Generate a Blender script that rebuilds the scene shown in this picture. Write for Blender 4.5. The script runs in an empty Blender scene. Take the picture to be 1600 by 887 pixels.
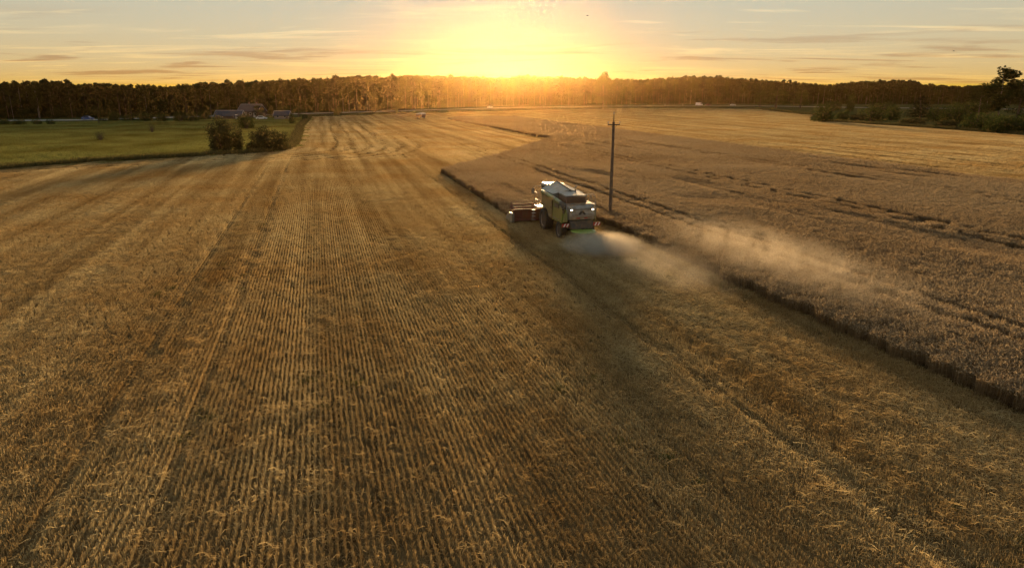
import bpy, bmesh, math, random
import numpy as np
from mathutils import Vector, Matrix

R = math.radians
sc = bpy.context.scene
COL = sc.collection

# ------------------------------------------------------------------ camera
CAM_H = 11.0
PITCH = R(15.73)
FPX = 1067.0                                   # focal length in pixels of a 1600 wide frame (24 mm)
cam_data = bpy.data.cameras.new('camera')
cam = bpy.data.objects.new('camera', cam_data)
COL.objects.link(cam)
cam.location = (0, 0, CAM_H)
cam.rotation_euler = (R(90) - PITCH, 0, 0)
cam_data.sensor_width = 36
cam_data.lens = 36 * FPX / 1600
cam_data.clip_start = 0.2
cam_data.clip_end = 6000
sc.camera = cam

# ------------------------------------------------------------------ sky and sun
SUN_EL, SUN_AZ = R(2.1), R(-0.5)
world = bpy.data.worlds.new('World')
sc.world = world
world.use_nodes = True
wn, wl = world.node_tree.nodes, world.node_tree.links
wn.clear()


def nd(nodes, kind, **kw):
    n = nodes.new(kind)
    for k, v in kw.items():
        if k.startswith('i_'):
            key = k[2:]
            key = int(key) if key.isdigit() else key.replace('_', ' ')
            n.inputs[key].default_value = v
        else:
            setattr(n, k, v)
    return n


def wmath(op, a, b=None, clamp=False):
    n = nd(wn, 'ShaderNodeMath', operation=op, use_clamp=clamp)
    for i, x in enumerate((a, b)):
        if x is None:
            continue
        if isinstance(x, (int, float)):
            n.inputs[i].default_value = x
        else:
            wl.new(x, n.inputs[i])
    return n.outputs[0]


sky = nd(wn, 'ShaderNodeTexSky', sky_type='NISHITA', sun_disc=False, sun_elevation=SUN_EL, sun_rotation=SUN_AZ,
         altitude=0.0, air_density=1.4, dust_density=0.03, ozone_density=3.0)
hsv = nd(wn, 'ShaderNodeHueSaturation', i_Saturation=0.92, i_Value=1.0)
gam = nd(wn, 'ShaderNodeGamma', i_Gamma=0.36)
wl.new(sky.outputs[0], gam.inputs[0])
tintm = nd(wn, 'ShaderNodeMix', data_type='RGBA', blend_type='MULTIPLY')
tintm.inputs[0].default_value = 1.0
tintm.inputs[7].default_value = (1.07, 0.97, 0.84, 1)   # evening air, warm all round
wl.new(gam.outputs[0], tintm.inputs[6])
wl.new(tintm.outputs[2], hsv.inputs['Color'])
# thin high cloud: streaks laid out on a flat layer overhead, so they run into the distance
tc = nd(wn, 'ShaderNodeTexCoord')
sep = nd(wn, 'ShaderNodeSeparateXYZ')
wl.new(tc.outputs['Generated'], sep.inputs[0])
zz = wmath('ADD', wmath('MAXIMUM', sep.outputs[2], 0.0), 0.035)
cx = wmath('DIVIDE', sep.outputs[0], zz)
cy = wmath('DIVIDE', sep.outputs[1], zz)
comb = nd(wn, 'ShaderNodeCombineXYZ')
wl.new(cx, comb.inputs[0]); wl.new(cy, comb.inputs[1])


def cloud(scale, rot, sx, sy, lo, hi, seed):
    mp = nd(wn, 'ShaderNodeMapping')
    mp.inputs['Rotation'].default_value = (0, 0, rot)
    mp.inputs['Scale'].default_value = (sx, sy, 1)
    mp.inputs['Location'].default_value = (seed, seed * .7, 0)
    wl.new(comb.outputs[0], mp.inputs[0])
    nz = nd(wn, 'ShaderNodeTexNoise', i_Scale=scale, i_Detail=7.0, i_Roughness=0.6, i_Distortion=0.6)
    wl.new(mp.outputs[0], nz.inputs['Vector'])
    mr = nd(wn, 'ShaderNodeMapRange', interpolation_type='SMOOTHSTEP')
    mr.inputs['From Min'].default_value = lo
    mr.inputs['From Max'].default_value = hi
    wl.new(nz.outputs[0], mr.inputs['Value'])
    return mr.outputs[0]


c1 = cloud(0.34, R(14), 1.0, 1.9, 0.52, 0.74, 5.9)
c2 = cloud(0.30, R(-10), 1.2, 3.2, 0.54, 0.70, 11.3)
cl = wmath('MULTIPLY', wmath('MAXIMUM', c1, c2), 0.9)
bright = nd(wn, 'ShaderNodeMix', data_type='RGBA', blend_type='MULTIPLY')
bright.inputs[0].default_value = 1.0
bright.inputs[7].default_value = (1.45, 1.32, 1.12, 1)
wl.new(hsv.outputs[0], bright.inputs[6])
mix1 = nd(wn, 'ShaderNodeMix', data_type='RGBA')
wl.new(cl, mix1.inputs[0]); wl.new(hsv.outputs[0], mix1.inputs[6]); wl.new(bright.outputs[2], mix1.inputs[7])
c3 = cloud(0.20, R(5), 1.6, 3.0, 0.53, 0.66, 41.3)
lowz = nd(wn, 'ShaderNodeMapRange')
lowz.inputs['From Min'].default_value = 0.10
lowz.inputs['From Max'].default_value = 0.03
wl.new(sep.outputs[2], lowz.inputs['Value'])
dk = wmath('MULTIPLY', wmath('MULTIPLY', c3, lowz.outputs[0], True), 0.75)
dim = nd(wn, 'ShaderNodeMix', data_type='RGBA', blend_type='MULTIPLY')
dim.inputs[0].default_value = 1.0
dim.inputs[7].default_value = (0.62, 0.45, 0.42, 1)
wl.new(hsv.outputs[0], dim.inputs[6])
mix2 = nd(wn, 'ShaderNodeMix', data_type='RGBA')
wl.new(dk, mix2.inputs[0]); wl.new(mix1.outputs[2], mix2.inputs[6]); wl.new(dim.outputs[2], mix2.inputs[7])
bg = nd(wn, 'ShaderNodeBackground', i_Strength=0.11)
wl.new(mix2.outputs[2], bg.inputs[0])
wo = nd(wn, 'ShaderNodeOutputWorld')
wl.new(bg.outputs[0], wo.inputs[0])

sun_data = bpy.data.lights.new('sun', 'SUN')
sun_data.energy = 5.0
sun_data.angle = R(9)
sun_data.color = (1.0, 0.64, 0.29)
sun = bpy.data.objects.new('sun', sun_data)
COL.objects.link(sun)
sun.rotation_euler = (-(R(90) - SUN_EL), 0, -SUN_AZ)

sc.view_settings.view_transform = 'Standard'
sc.view_settings.look = 'None'
sc.view_settings.gamma = 1
sc.view_settings.exposure = 2.1
sc.view_settings.use_curve_mapping = False
sc.cycles.max_bounces = 5
sc.cycles.diffuse_bounces = 2
sc.cycles.glossy_bounces = 2
sc.cycles.transmission_bounces = 3
sc.cycles.transparent_max_bounces = 8
sc.cycles.volume_bounces = 0
sc.cycles.volume_max_steps = 64
sc.cycles.use_denoising = True
sc.cycles.use_adaptive_sampling = True
sc.cycles.adaptive_threshold = 0.02

# ------------------------------------------------------------------ layout helpers
rng = np.random.default_rng(7)
random.seed(7)
HEAD = R(-15.5)                                # the direction every drill row and machine pass runs in
CH, SH = math.cos(HEAD), math.sin(HEAD)


def uv(u, v):                                  # u across the rows, v along them
    return (u * CH + v * SH, -u * SH + v * CH)


def to_uv(x, y):
    return (x * CH - y * SH, x * SH + y * CH)


def gp(px, py, z=0.0):                         # ground point seen at a pixel of the survey photograph
    dx, dy = (px - 800) / FPX, (443.5 - py) / FPX
    d = (dx, math.cos(PITCH) + dy * math.sin(PITCH), -math.sin(PITCH) + dy * math.cos(PITCH))
    t = (z - CAM_H) / d[2]
    return (dx * t, d[1] * t, z)


def in_poly(x, y, poly):
    x = np.asarray(x); y = np.asarray(y)
    ins = np.zeros(x.shape, bool)
    n = len(poly)
    for i in range(n):
        x0, y0 = poly[i][:2]; x1, y1 = poly[(i + 1) % n][:2]
        if y0 == y1:
            continue
        c = ((y0 > y) != (y1 > y)) & (x < (x1 - x0) * (y - y0) / (y1 - y0) + x0)
        ins ^= c
    return ins


def line_dist(x, y, pts):
    d = np.full(np.shape(x), 1e9)
    for (x0, y0), (x1, y1) in zip([p[:2] for p in pts[:-1]], [p[:2] for p in pts[1:]]):
        vx, vy = x1 - x0, y1 - y0
        t = np.clip(((x - x0) * vx + (y - y0) * vy) / (vx * vx + vy * vy), 0, 1)
        d = np.minimum(d, np.hypot(x - x0 - t * vx, y - y0 - t * vy))
    return d


def vnoise(x, y, seed=0):                      # smooth value noise, 0..1
    x = np.asarray(x, float); y = np.asarray(y, float)
    xi, yi = np.floor(x), np.floor(y)
    fx, fy = x - xi, y - yi
    fx = fx * fx * (3 - 2 * fx); fy = fy * fy * (3 - 2 * fy)

    def h(a, b):
        s = np.sin(a * 127.1 + b * 311.7 + seed * 74.7) * 43758.5453
        return s - np.floor(s)
    return (h(xi, yi) * (1 - fx) + h(xi + 1, yi) * fx) * (1 - fy) + (h(xi, yi + 1) * (1 - fx) + h(xi + 1, yi + 1) * fx) * fy


def in_view(x, y, margin=6.0):
    return (y > 8) & (np.abs(x) < y * 0.80 + margin)


# ------------------------------------------------------------------ materials
MATS = {}


def new_mat(name):
    m = bpy.data.materials.new(name)
    m.use_nodes = True
    MATS[name] = m
    n, l = m.node_tree.nodes, m.node_tree.links
    n.clear()
    out = nd(n, 'ShaderNodeOutputMaterial')
    return m, n, l, out


def plain(name, col, rough=0.6, metal=0.0, var=0.12, scale=3.0, emit=None, estr=0.0, coat=0.0, bump=0.0, dirt=None):
    m, n, l, out = new_mat(name)
    b = nd(n, 'ShaderNodeBsdfPrincipled', i_Roughness=rough, i_Metallic=metal)
    b.inputs['Coat Weight'].default_value = coat
    t = nd(n, 'ShaderNodeTexCoord')
    nz = nd(n, 'ShaderNodeTexNoise', i_Scale=scale, i_Detail=5.0, i_Roughness=0.6)
    l.new(t.outputs['Object'], nz.inputs['Vector'])
    rp = nd(n, 'ShaderNodeValToRGB')
    c2 = dirt if dirt else tuple(c * (1 - var * 2) for c in col)
    rp.color_ramp.elements[0].position = 0.32
    rp.color_ramp.elements[1].position = 0.62
    rp.color_ramp.elements[0].color = (*c2, 1)
    rp.color_ramp.elements[1].color = (*col, 1)
    l.new(nz.outputs[0], rp.inputs[0])
    l.new(rp.outputs[0], b.inputs['Base Color'])
    if emit:
        b.inputs['Emission Color'].default_value = (*emit, 1)
        b.inputs['Emission Strength'].default_value = estr
    if bump:
        bp = nd(n, 'ShaderNodeBump', i_Strength=bump, i_Distance=0.05)
        l.new(nz.outputs[0], bp.inputs['Height'])
        l.new(bp.outputs[0], b.inputs['Normal'])
    l.new(b.outputs[0], out.inputs[0])
    return m


def blade_mat(name, cols, trans=0.35, patch=None, patch_scale=0.06, rough=0.7, bands=False):
    """leaf/straw: colour from the blade's own tint, drifting over the field by position, part of the light passes through"""
    m, n, l, out = new_mat(name)
    at = nd(n, 'ShaderNodeAttribute', attribute_name='tint')
    rp = nd(n, 'ShaderNodeValToRGB')
    els = rp.color_ramp.elements
    els[0].color = (*cols[0], 1); els[1].color = (*cols[-1], 1)
    for k, c in enumerate(cols[1:-1], 1):
        e = els.new(k / (len(cols) - 1)); e.color = (*c, 1)
    l.new(at.outputs['Fac'], rp.inputs[0])
    col = rp.outputs[0]
    geo = nd(n, 'ShaderNodeNewGeometry')
    if patch:
        nz = nd(n, 'ShaderNodeTexNoise', i_Scale=patch_scale, i_Detail=4.0, i_Roughness=0.55)
        l.new(geo.outputs['Position'], nz.inputs['Vector'])
        mr = nd(n, 'ShaderNodeMapRange')
        mr.inputs['From Min'].default_value = 0.40; mr.inputs['From Max'].default_value = 0.68
        l.new(nz.outputs[0], mr.inputs['Value'])
        mx = nd(n, 'ShaderNodeMix', data_type='RGBA', blend_type='MULTIPLY')
        mx.inputs[7].default_value = (*patch, 1)
        l.new(mr.outputs[0], mx.inputs[0]); l.new(col, mx.inputs[6])
        col = mx.outputs[2]
    if bands:                                    # straw cover differs from one machine pass to the next
        mp = nd(n, 'ShaderNodeMapping', vector_type='TEXTURE')
        mp.inputs['Rotation'].default_value = (0, 0, -HEAD)
        mp.inputs['Scale'].default_value = (2.4, 80.0, 1e6)
        l.new(geo.outputs['Position'], mp.inputs[0])
        nb = nd(n, 'ShaderNodeTexNoise', i_Scale=1.0, i_Detail=3.0, i_Roughness=0.6)
        l.new(mp.outputs[0], nb.inputs['Vector'])
        rb = nd(n, 'ShaderNodeValToRGB')
        rb.color_ramp.elements[0].position = .36; rb.color_ramp.elements[1].position = .62
        rb.color_ramp.elements[0].color = (0.68, 0.61, 0.52, 1); rb.color_ramp.elements[1].color = (1.12, 1.10, 1.05, 1)
        l.new(nb.outputs[0], rb.inputs[0])
        mb_ = nd(n, 'ShaderNodeMix', data_type='RGBA', blend_type='MULTIPLY')
        mb_.inputs[0].default_value = 1.0
        l.new(col, mb_.inputs[6]); l.new(rb.outputs[0], mb_.inputs[7])
        col = mb_.outputs[2]
    d = nd(n, 'ShaderNodeBsdfDiffuse', i_Roughness=rough)
    t = nd(n, 'ShaderNodeBsdfTranslucent')
    l.new(col, d.inputs[0]); l.new(col, t.inputs[0])
    ms = nd(n, 'ShaderNodeMixShader', i_0=trans)
    l.new(d.outputs[0], ms.inputs[1]); l.new(t.outputs[0], ms.inputs[2])
    l.new(ms.outputs[0], out.inputs[0])
    return m


def soil_mat(name, c_dark, c_light, scale=1.5, amount=(0.35, 0.65), stretch=True, bump=0.5):
    m, n, l, out = new_mat(name)
    geo = nd(n, 'ShaderNodeNewGeometry')
    mp = nd(n, 'ShaderNodeMapping', vector_type='TEXTURE')
    mp.inputs['Rotation'].default_value = (0, 0, -HEAD)
    mp.inputs['Scale'].default_value = (1, 4.0 if stretch else 1, 1)
    l.new(geo.outputs['Position'], mp.inputs[0])
    n1 = nd(n, 'ShaderNodeTexNoise', i_Scale=scale, i_Detail=8.0, i_Roughness=0.7)
    n2 = nd(n, 'ShaderNodeTexNoise', i_Scale=scale * 14, i_Detail=4.0, i_Roughness=0.7)
    l.new(mp.outputs[0], n1.inputs['Vector']); l.new(geo.outputs['Position'], n2.inputs['Vector'])
    ad = nd(n, 'ShaderNodeMath', operation='ADD')
    hf = nd(n, 'ShaderNodeMath', operation='MULTIPLY'); hf.inputs[1].default_value = 0.5
    l.new(n1.outputs[0], ad.inputs[0]); l.new(n2.outputs[0], ad.inputs[1]); l.new(ad.outputs[0], hf.inputs[0])
    rp = nd(n, 'ShaderNodeValToRGB')
    rp.color_ramp.elements[0].position, rp.color_ramp.elements[1].position = amount
    rp.color_ramp.elements[0].color = (*c_dark, 1); rp.color_ramp.elements[1].color = (*c_light, 1)
    l.new(hf.outputs[0], rp.inputs[0])
    b = nd(n, 'ShaderNodeBsdfPrincipled', i_Roughness=0.95)
    b.inputs['Specular IOR Level'].default_value = 0.0
    l.new(rp.outputs[0], b.inputs['Base Color'])
    bp = nd(n, 'ShaderNodeBump', i_Strength=bump, i_Distance=0.06)
    l.new(hf.outputs[0], bp.inputs['Height']); l.new(bp.outputs[0], b.inputs['Normal'])
    l.new(b.outputs[0], out.inputs[0])
    return m


M_soil = soil_mat('soil', (0.050, 0.028, 0.012), (0.27, 0.175, 0.075), amount=(.38, .64))
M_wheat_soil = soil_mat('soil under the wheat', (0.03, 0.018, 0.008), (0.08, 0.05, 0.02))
M_far_soil = soil_mat('distant stubble', (0.14, 0.085, 0.035), (0.36, 0.24, 0.10), scale=0.6, amount=(.3, .7))
M_turf = soil_mat('turf', (0.06, 0.07, 0.016), (0.18, 0.18, 0.045), scale=0.5, stretch=False)
M_road = soil_mat('road surface', (0.34, 0.31, 0.28), (0.48, 0.44, 0.40), scale=0.5, stretch=False, bump=.1)
M_land = soil_mat('rough land', (0.035, 0.040, 0.014), (0.10, 0.09, 0.03), scale=0.2, stretch=False)
STRAW = [(0.21, 0.135, 0.06), (0.43, 0.315, 0.15), (0.60, 0.475, 0.25), (0.73, 0.625, 0.38)]
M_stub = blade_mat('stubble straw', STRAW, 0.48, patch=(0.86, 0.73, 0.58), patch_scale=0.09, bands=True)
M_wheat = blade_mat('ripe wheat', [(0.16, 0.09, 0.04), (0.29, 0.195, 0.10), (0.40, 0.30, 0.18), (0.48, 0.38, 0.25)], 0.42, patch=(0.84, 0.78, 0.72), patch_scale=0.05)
M_weed = blade_mat('green weeds', [(0.06, 0.07, 0.02), (0.12, 0.12, 0.035), (0.24, 0.19, 0.07)], 0.3)
M_grass = blade_mat('meadow grass', [(0.15, 0.155, 0.036), (0.28, 0.27, 0.072), (0.42, 0.385, 0.13)], 0.4, patch=(0.58, 0.50, 0.36), patch_scale=0.07)
M_rank = blade_mat('rank verge grass', [(0.06, 0.055, 0.018), (0.14, 0.115, 0.04), (0.26, 0.20, 0.085)], 0.3)
M_needle = blade_mat('pine needles', [(0.013, 0.018, 0.008), (0.026, 0.032, 0.013), (0.045, 0.052, 0.018)], 0.02)
M_leaf = blade_mat('broad leaves', [(0.022, 0.027, 0.008), (0.038, 0.045, 0.013), (0.07, 0.075, 0.02)], 0.04)
M_bushleaf = blade_mat('bush leaves', [(0.032, 0.042, 0.011), (0.058, 0.072, 0.018), (0.11, 0.12, 0.03)], 0.3)
M_dry = blade_mat('dry shrub leaves', [(0.04, 0.04, 0.014), (0.075, 0.07, 0.025), (0.12, 0.10, 0.04)], 0.35)
M_bark = plain('bark', (0.12, 0.075, 0.045), 0.9, var=.25, scale=2)
M_birch = plain('pale bark', (0.20, 0.165, 0.13), 0.85, var=.3, scale=2)


# ------------------------------------------------------------------ mesh helpers
def mesh_quads(name, V, tint=None, mats=(), midx=None):
    """V: (N,4,3) array of separate quads"""
    V = np.asarray(V, np.float32)
    n = len(V)
    me = bpy.data.meshes.new(name)
    me.vertices.add(n * 4); me.loops.add(n * 4); me.polygons.add(n)
    me.vertices.foreach_set('co', V.reshape(-1))
    me.loops.foreach_set('vertex_index', np.arange(n * 4, dtype=np.int32))
    me.polygons.foreach_set('loop_start', np.arange(0, n * 4, 4, dtype=np.int32))
    me.polygons.foreach_set('loop_total', np.full(n, 4, np.int32))
    if tint is not None:
        a = me.attributes.new('tint', 'FLOAT', 'POINT')
        t = np.asarray(tint, np.float32)
        if t.shape == (n,):
            t = np.repeat(t, 4)
        a.data.foreach_set('value', np.clip(t, 0, 1).reshape(-1))
    for m in mats:
        me.materials.append(m)
    if midx is not None:
        me.polygons.foreach_set('material_index', np.asarray(midx, np.int32))
    me.update(calc_edges=True)
    return me


def strip_quads(p0, p1, w0, w1, rand):
    """thin quads from p0 to p1, facing a random way about their length"""
    p0 = np.asarray(p0, float); p1 = np.asarray(p1, float)
    d = p1 - p0
    a = rand.normal(size=p0.shape)
    s = np.cross(d, a)
    s /= (np.linalg.norm(s, axis=1, keepdims=True) + 1e-9)
    w0 = np.broadcast_to(np.asarray(w0, float), (len(p0),))[:, None] / 2
    w1 = np.broadcast_to(np.asarray(w1, float), (len(p0),))[:, None] / 2
    return np.stack([p0 - s * w0, p0 + s * w0, p1 + s * w1, p1 - s * w1], 1)


def link(o, parent=None):
    COL.objects.link(o)
    if parent is not None:
        o.parent = parent
    return o


def tag(o, label=None, cat=None, group=None, kind=None):
    if label: o['label'] = label
    if cat: o['category'] = cat
    if group: o['group'] = group
    if kind: o['kind'] = kind
    return o


def empty(name, loc, rz=0.0, scale=1.0):
    o = bpy.data.objects.new(name, None)
    o.empty_display_size = 0.2
    o.location = loc
    o.rotation_euler = (0, 0, rz)
    o.scale = (scale,) * 3 if isinstance(scale, (int, float)) else scale
    return link(o)


class MB:
    """collects solid shapes for one mesh"""
    def __init__(s):
        s.bm = bmesh.new()

    def box(s, x0, x1, y0, y1, z0, z1):
        v = [s.bm.verts.new(c) for c in ((x0, y0, z0), (x1, y0, z0), (x1, y1, z0), (x0, y1, z0), (x0, y0, z1), (x1, y0, z1), (x1, y1, z1), (x0, y1, z1))]
        for f in ((3, 2, 1, 0), (4, 5, 6, 7), (0, 1, 5, 4), (1, 2, 6, 5), (2, 3, 7, 6), (3, 0, 4, 7)):
            s.bm.faces.new([v[i] for i in f])
        return s

    def hull8(s, pts):                          # eight corners, bottom ring then top ring
        v = [s.bm.verts.new(c) for c in pts]
        for f in ((3, 2, 1, 0), (4, 5, 6, 7), (0, 1, 5, 4), (1, 2, 6, 5), (2, 3, 7, 6), (3, 0, 4, 7)):
            s.bm.faces.new([v[i] for i in f])
        return s

    def prism(s, prof, a0, a1, axis='x'):       # a profile swept along an axis; prof in the two other axes
        def P(a, p):
            return (a, p[0], p[1]) if axis == 'x' else ((p[0], a, p[1]) if axis == 'y' else (p[0], p[1], a))
        r0 = [s.bm.verts.new(P(a0, p)) for p in prof]
        r1 = [s.bm.verts.new(P(a1, p)) for p in prof]
        n = len(prof)
        s.bm.faces.new(r0); s.bm.faces.new(r1[::-1])
        for i in range(n):
            s.bm.faces.new([r0[i], r1[i], r1[(i + 1) % n], r0[(i + 1) % n]])
        return s

    def tube(s, path, rad, seg=8, caps=True):
        path = [Vector(p) for p in path]
        rad = rad if isinstance(rad, (list, tuple)) else [rad] * len(path)
        rings = []
        for i, p in enumerate(path):
            d = (path[min(i + 1, len(path) - 1)] - path[max(i - 1, 0)]).normalized()
            a = Vector((0, 0, 1)) if abs(d.z) < 0.9 else Vector((1, 0, 0))
            e1 = d.cross(a).normalized(); e2 = d.cross(e1)
            rings.append([s.bm.verts.new(p + (e1 * math.cos(2 * math.pi * k / seg) + e2 * math.sin(2 * math.pi * k / seg)) * rad[i]) for k in range(seg)])
        for a, b in zip(rings[:-1], rings[1:]):
            for k in range(seg):
                s.bm.faces.new([a[k], a[(k + 1) % seg], b[(k + 1) % seg], b[k]])
        if caps:
            s.bm.faces.new(rings[0][::-1]); s.bm.faces.new(rings[-1])
        return s

    def lathe(s, prof, centre, axis='x', seg=28, closed=True):   # prof: (along, radius)
        rings = []
        for a, r in prof:
            ring = []
            for k in range(seg):
                t = 2 * math.pi * k / seg
                c, q = r * math.cos(t), r * math.sin(t)
                p = (a, c, q) if axis == 'x' else ((c, a, q) if axis == 'y' else (c, q, a))
                ring.append(s.bm.verts.new(Vector(p) + Vector(centre)))
            rings.append(ring)
        for a, b in zip(rings[:-1], rings[1:]):
            for k in range(seg):
                s.bm.faces.new([a[k], b[k], b[(k + 1) % seg], a[(k + 1) % seg]])
        if closed:
            s.bm.faces.new(rings[0]); s.bm.faces.new(rings[-1][::-1])
        return s

    def build(s, name, mat, parent=None, bevel=0.0, smooth=False):
        bmesh.ops.recalc_face_normals(s.bm, faces=s.bm.faces)
        if bevel:
            es = [e for e in s.bm.edges if len(e.link_faces) == 2 and e.calc_face_angle(0) > 0.5]
            bmesh.ops.bevel(s.bm, geom=es, offset=bevel, segments=2, affect='EDGES', profile=0.6, clamp_overlap=True)
        me = bpy.data.meshes.new(name)
        s.bm.to_mesh(me); s.bm.free()
        me.materials.append(mat)
        if smooth:
            me.polygons.foreach_set('use_smooth', [True] * len(me.polygons))
            try:
                me.set_sharp_from_angle(angle=R(40))
            except Exception:
                pass
        return link(bpy.data.objects.new(name, me), parent)


def copy_tree(o, parent=None):
    c = o.copy()
    COL.objects.link(c)
    c.parent = parent
    for ch in list(o.children):
        copy_tree(ch, c)
    return c


def sheet(name, pts, z, mat, label=None):
    me = bpy.data.meshes.new(name)
    bm = bmesh.new()
    bm.faces.new([bm.verts.new((p[0], p[1], z)) for p in pts])
    bmesh.ops.recalc_face_normals(bm, faces=bm.faces)
    for f in bm.faces:
        if f.normal.z < 0:
            f.normal_flip()
    bmesh.ops.triangulate(bm, faces=bm.faces)
    bm.to_mesh(me); bm.free()
    me.materials.append(mat)
    o = link(bpy.data.objects.new(name, me))
    o['kind'] = 'structure'
    if label: o['label'] = label
    return o


def ribbon(name, pts, width, z, mat, label=None):
    pts = [Vector((p[0], p[1], 0)) for p in pts]
    L, Rr = [], []
    for i, p in enumerate(pts):
        d = (pts[min(i + 1, len(pts) - 1)] - pts[max(i - 1, 0)]).normalized()
        nrm = Vector((-d.y, d.x, 0)) * width / 2
        L.append(p + nrm); Rr.append(p - nrm)
    V = [[(*L[i][:2], z), (*Rr[i][:2], z), (*Rr[i + 1][:2], z), (*L[i + 1][:2], z)] for i in range(len(pts) - 1)]
    me = bpy.data.meshes.new(name)
    vs, fs = [], []
    for a, b in zip(L, Rr):
        vs += [(a.x, a.y, z), (b.x, b.y, z)]
    for i in range(len(pts) - 1):
        fs.append((2 * i, 2 * i + 1, 2 * i + 3, 2 * i + 2))
    me.from_pydata(vs, [], fs)
    me.materials.append(mat)
    o = link(bpy.data.objects.new(name, me))
    o['kind'] = 'structure'
    if label: o['label'] = label
    return o


# points + geometry nodes: many copies of a few small meshes, for what nobody could count
def scatter(name, pos, rz, scl, idx, meshes, label):
    me = bpy.data.meshes.new(name)
    n = len(pos)
    me.vertices.add(n)
    me.vertices.foreach_set('co', np.asarray(pos, np.float32).reshape(-1))
    rot = np.zeros((n, 3), np.float32); rot[:, 2] = rz
    for an, ty, data, key in (('rot', 'FLOAT_VECTOR', rot, 'vector'), ('scl', 'FLOAT_VECTOR', np.asarray(scl, np.float32), 'vector'), ('idx', 'INT', np.asarray(idx, np.int32), 'value')):
        a = me.attributes.new(an, ty, 'POINT')
        a.data.foreach_set(key, data.reshape(-1))
    o = link(bpy.data.objects.new(name, me))
    tag(o, label, kind='stuff')
    ng = bpy.data.node_groups.new(name + ' scatter', 'GeometryNodeTree')
    ng.interface.new_socket('Geometry', in_out='INPUT', socket_type='NodeSocketGeometry')
    ng.interface.new_socket('Geometry', in_out='OUTPUT', socket_type='NodeSocketGeometry')
    N, L = ng.nodes, ng.links
    gi, go = N.new('NodeGroupInput'), N.new('NodeGroupOutput')
    g2i = N.new('GeometryNodeGeometryToInstance')
    for k, m in reversed(list(enumerate(meshes))):
        src = bpy.data.objects.new(f'{name} piece', m)
        oi = N.new('GeometryNodeObjectInfo')
        oi.inputs['Object'].default_value = src
        oi.inputs['As Instance'].default_value = False
        gg = N.new('GeometryNodeGeometryToInstance')
        L.new(oi.outputs['Geometry'], gg.inputs[0])
        L.new(gg.outputs[0], g2i.inputs[0])
    jn = N.new('GeometryNodeJoinGeometry')
    N.remove(g2i)
    for gg in [x for x in N if x.bl_idname == 'GeometryNodeGeometryToInstance']:
        L.new(gg.outputs[0], jn.inputs[0])
    iop = N.new('GeometryNodeInstanceOnPoints')
    iop.inputs['Pick Instance'].default_value = True
    L.new(gi.outputs[0], iop.inputs['Points']); L.new(jn.outputs[0], iop.inputs['Instance'])

    def named(nm, ty):
        q = N.new('GeometryNodeInputNamedAttribute'); q.data_type = ty
        q.inputs['Name'].default_value = nm
        return q.outputs['Attribute']
    e2r = N.new('FunctionNodeEulerToRotation')
    L.new(named('rot', 'FLOAT_VECTOR'), e2r.inputs[0]); L.new(e2r.outputs[0], iop.inputs['Rotation'])
    L.new(named('scl', 'FLOAT_VECTOR'), iop.inputs['Scale'])
    L.new(named('idx', 'INT'), iop.inputs['Instance Index'])
    L.new(iop.outputs[0], go.inputs[0])
    md = o.modifiers.new('scatter', 'NODES')
    md.node_group = ng
    return o


# ------------------------------------------------------------------ ground, field, meadow, road
sheet('ground', [(-1400, -300), (1400, -300), (1400, 1900), (-1400, 1900)], 0.0, M_land, 'rough dark land running out to the horizon')
meadow_edge = [gp(-160, 280), gp(0, 266), gp(150, 254), gp(300, 246), gp(400, 240), gp(440, 236.5), gp(458, 231), gp(465, 222), gp(468, 210), gp(472, 198), gp(484, 184)]
far_edge = [gp(484, 183), gp(620, 178.5), gp(800, 173), gp(940, 170), gp(1090, 169.5), gp(1180, 170.5), gp(1262, 180)]
right_edge = [gp(1268, 189), gp(1430, 199), gp(1600, 212), gp(1760, 226)]
field_poly = [(-90, -40)] + meadow_edge + far_edge + right_edge + [(170, 60), (90, -40)]
sheet('field', field_poly, 0.004, M_soil, 'harvested grain field of brown soil and cut straw')
meadow_poly = meadow_edge[:] + [gp(478, 184), gp(300, 188), gp(140, 191), gp(0, 192), (-330, 262), (-330, 60)]
sheet('meadow', meadow_poly, 0.008, M_turf, 'green meadow left of the grain field')
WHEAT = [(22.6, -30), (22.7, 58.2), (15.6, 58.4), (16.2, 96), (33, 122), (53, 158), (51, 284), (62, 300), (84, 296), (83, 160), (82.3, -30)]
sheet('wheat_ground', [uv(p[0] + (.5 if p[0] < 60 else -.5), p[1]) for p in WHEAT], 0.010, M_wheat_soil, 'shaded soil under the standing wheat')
road_pts = [gp(-150, 188.5), gp(0, 188.5), gp(140, 187.5), gp(300, 182.5), gp(480, 177.5), gp(620, 173.5), gp(800, 168.2), gp(940, 166.2), gp(1060, 165.2), gp(1180, 165.6), gp(1330, 168), gp(1700, 172)]
ribbon('road', road_pts, 9.0, 0.012, M_road, 'pale country road running along the forest edge')

# ------------------------------------------------------------------ stubble, straw and wheat patches
ROW = 0.18
PW, PL = ROW * 8, 1.8


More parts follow.
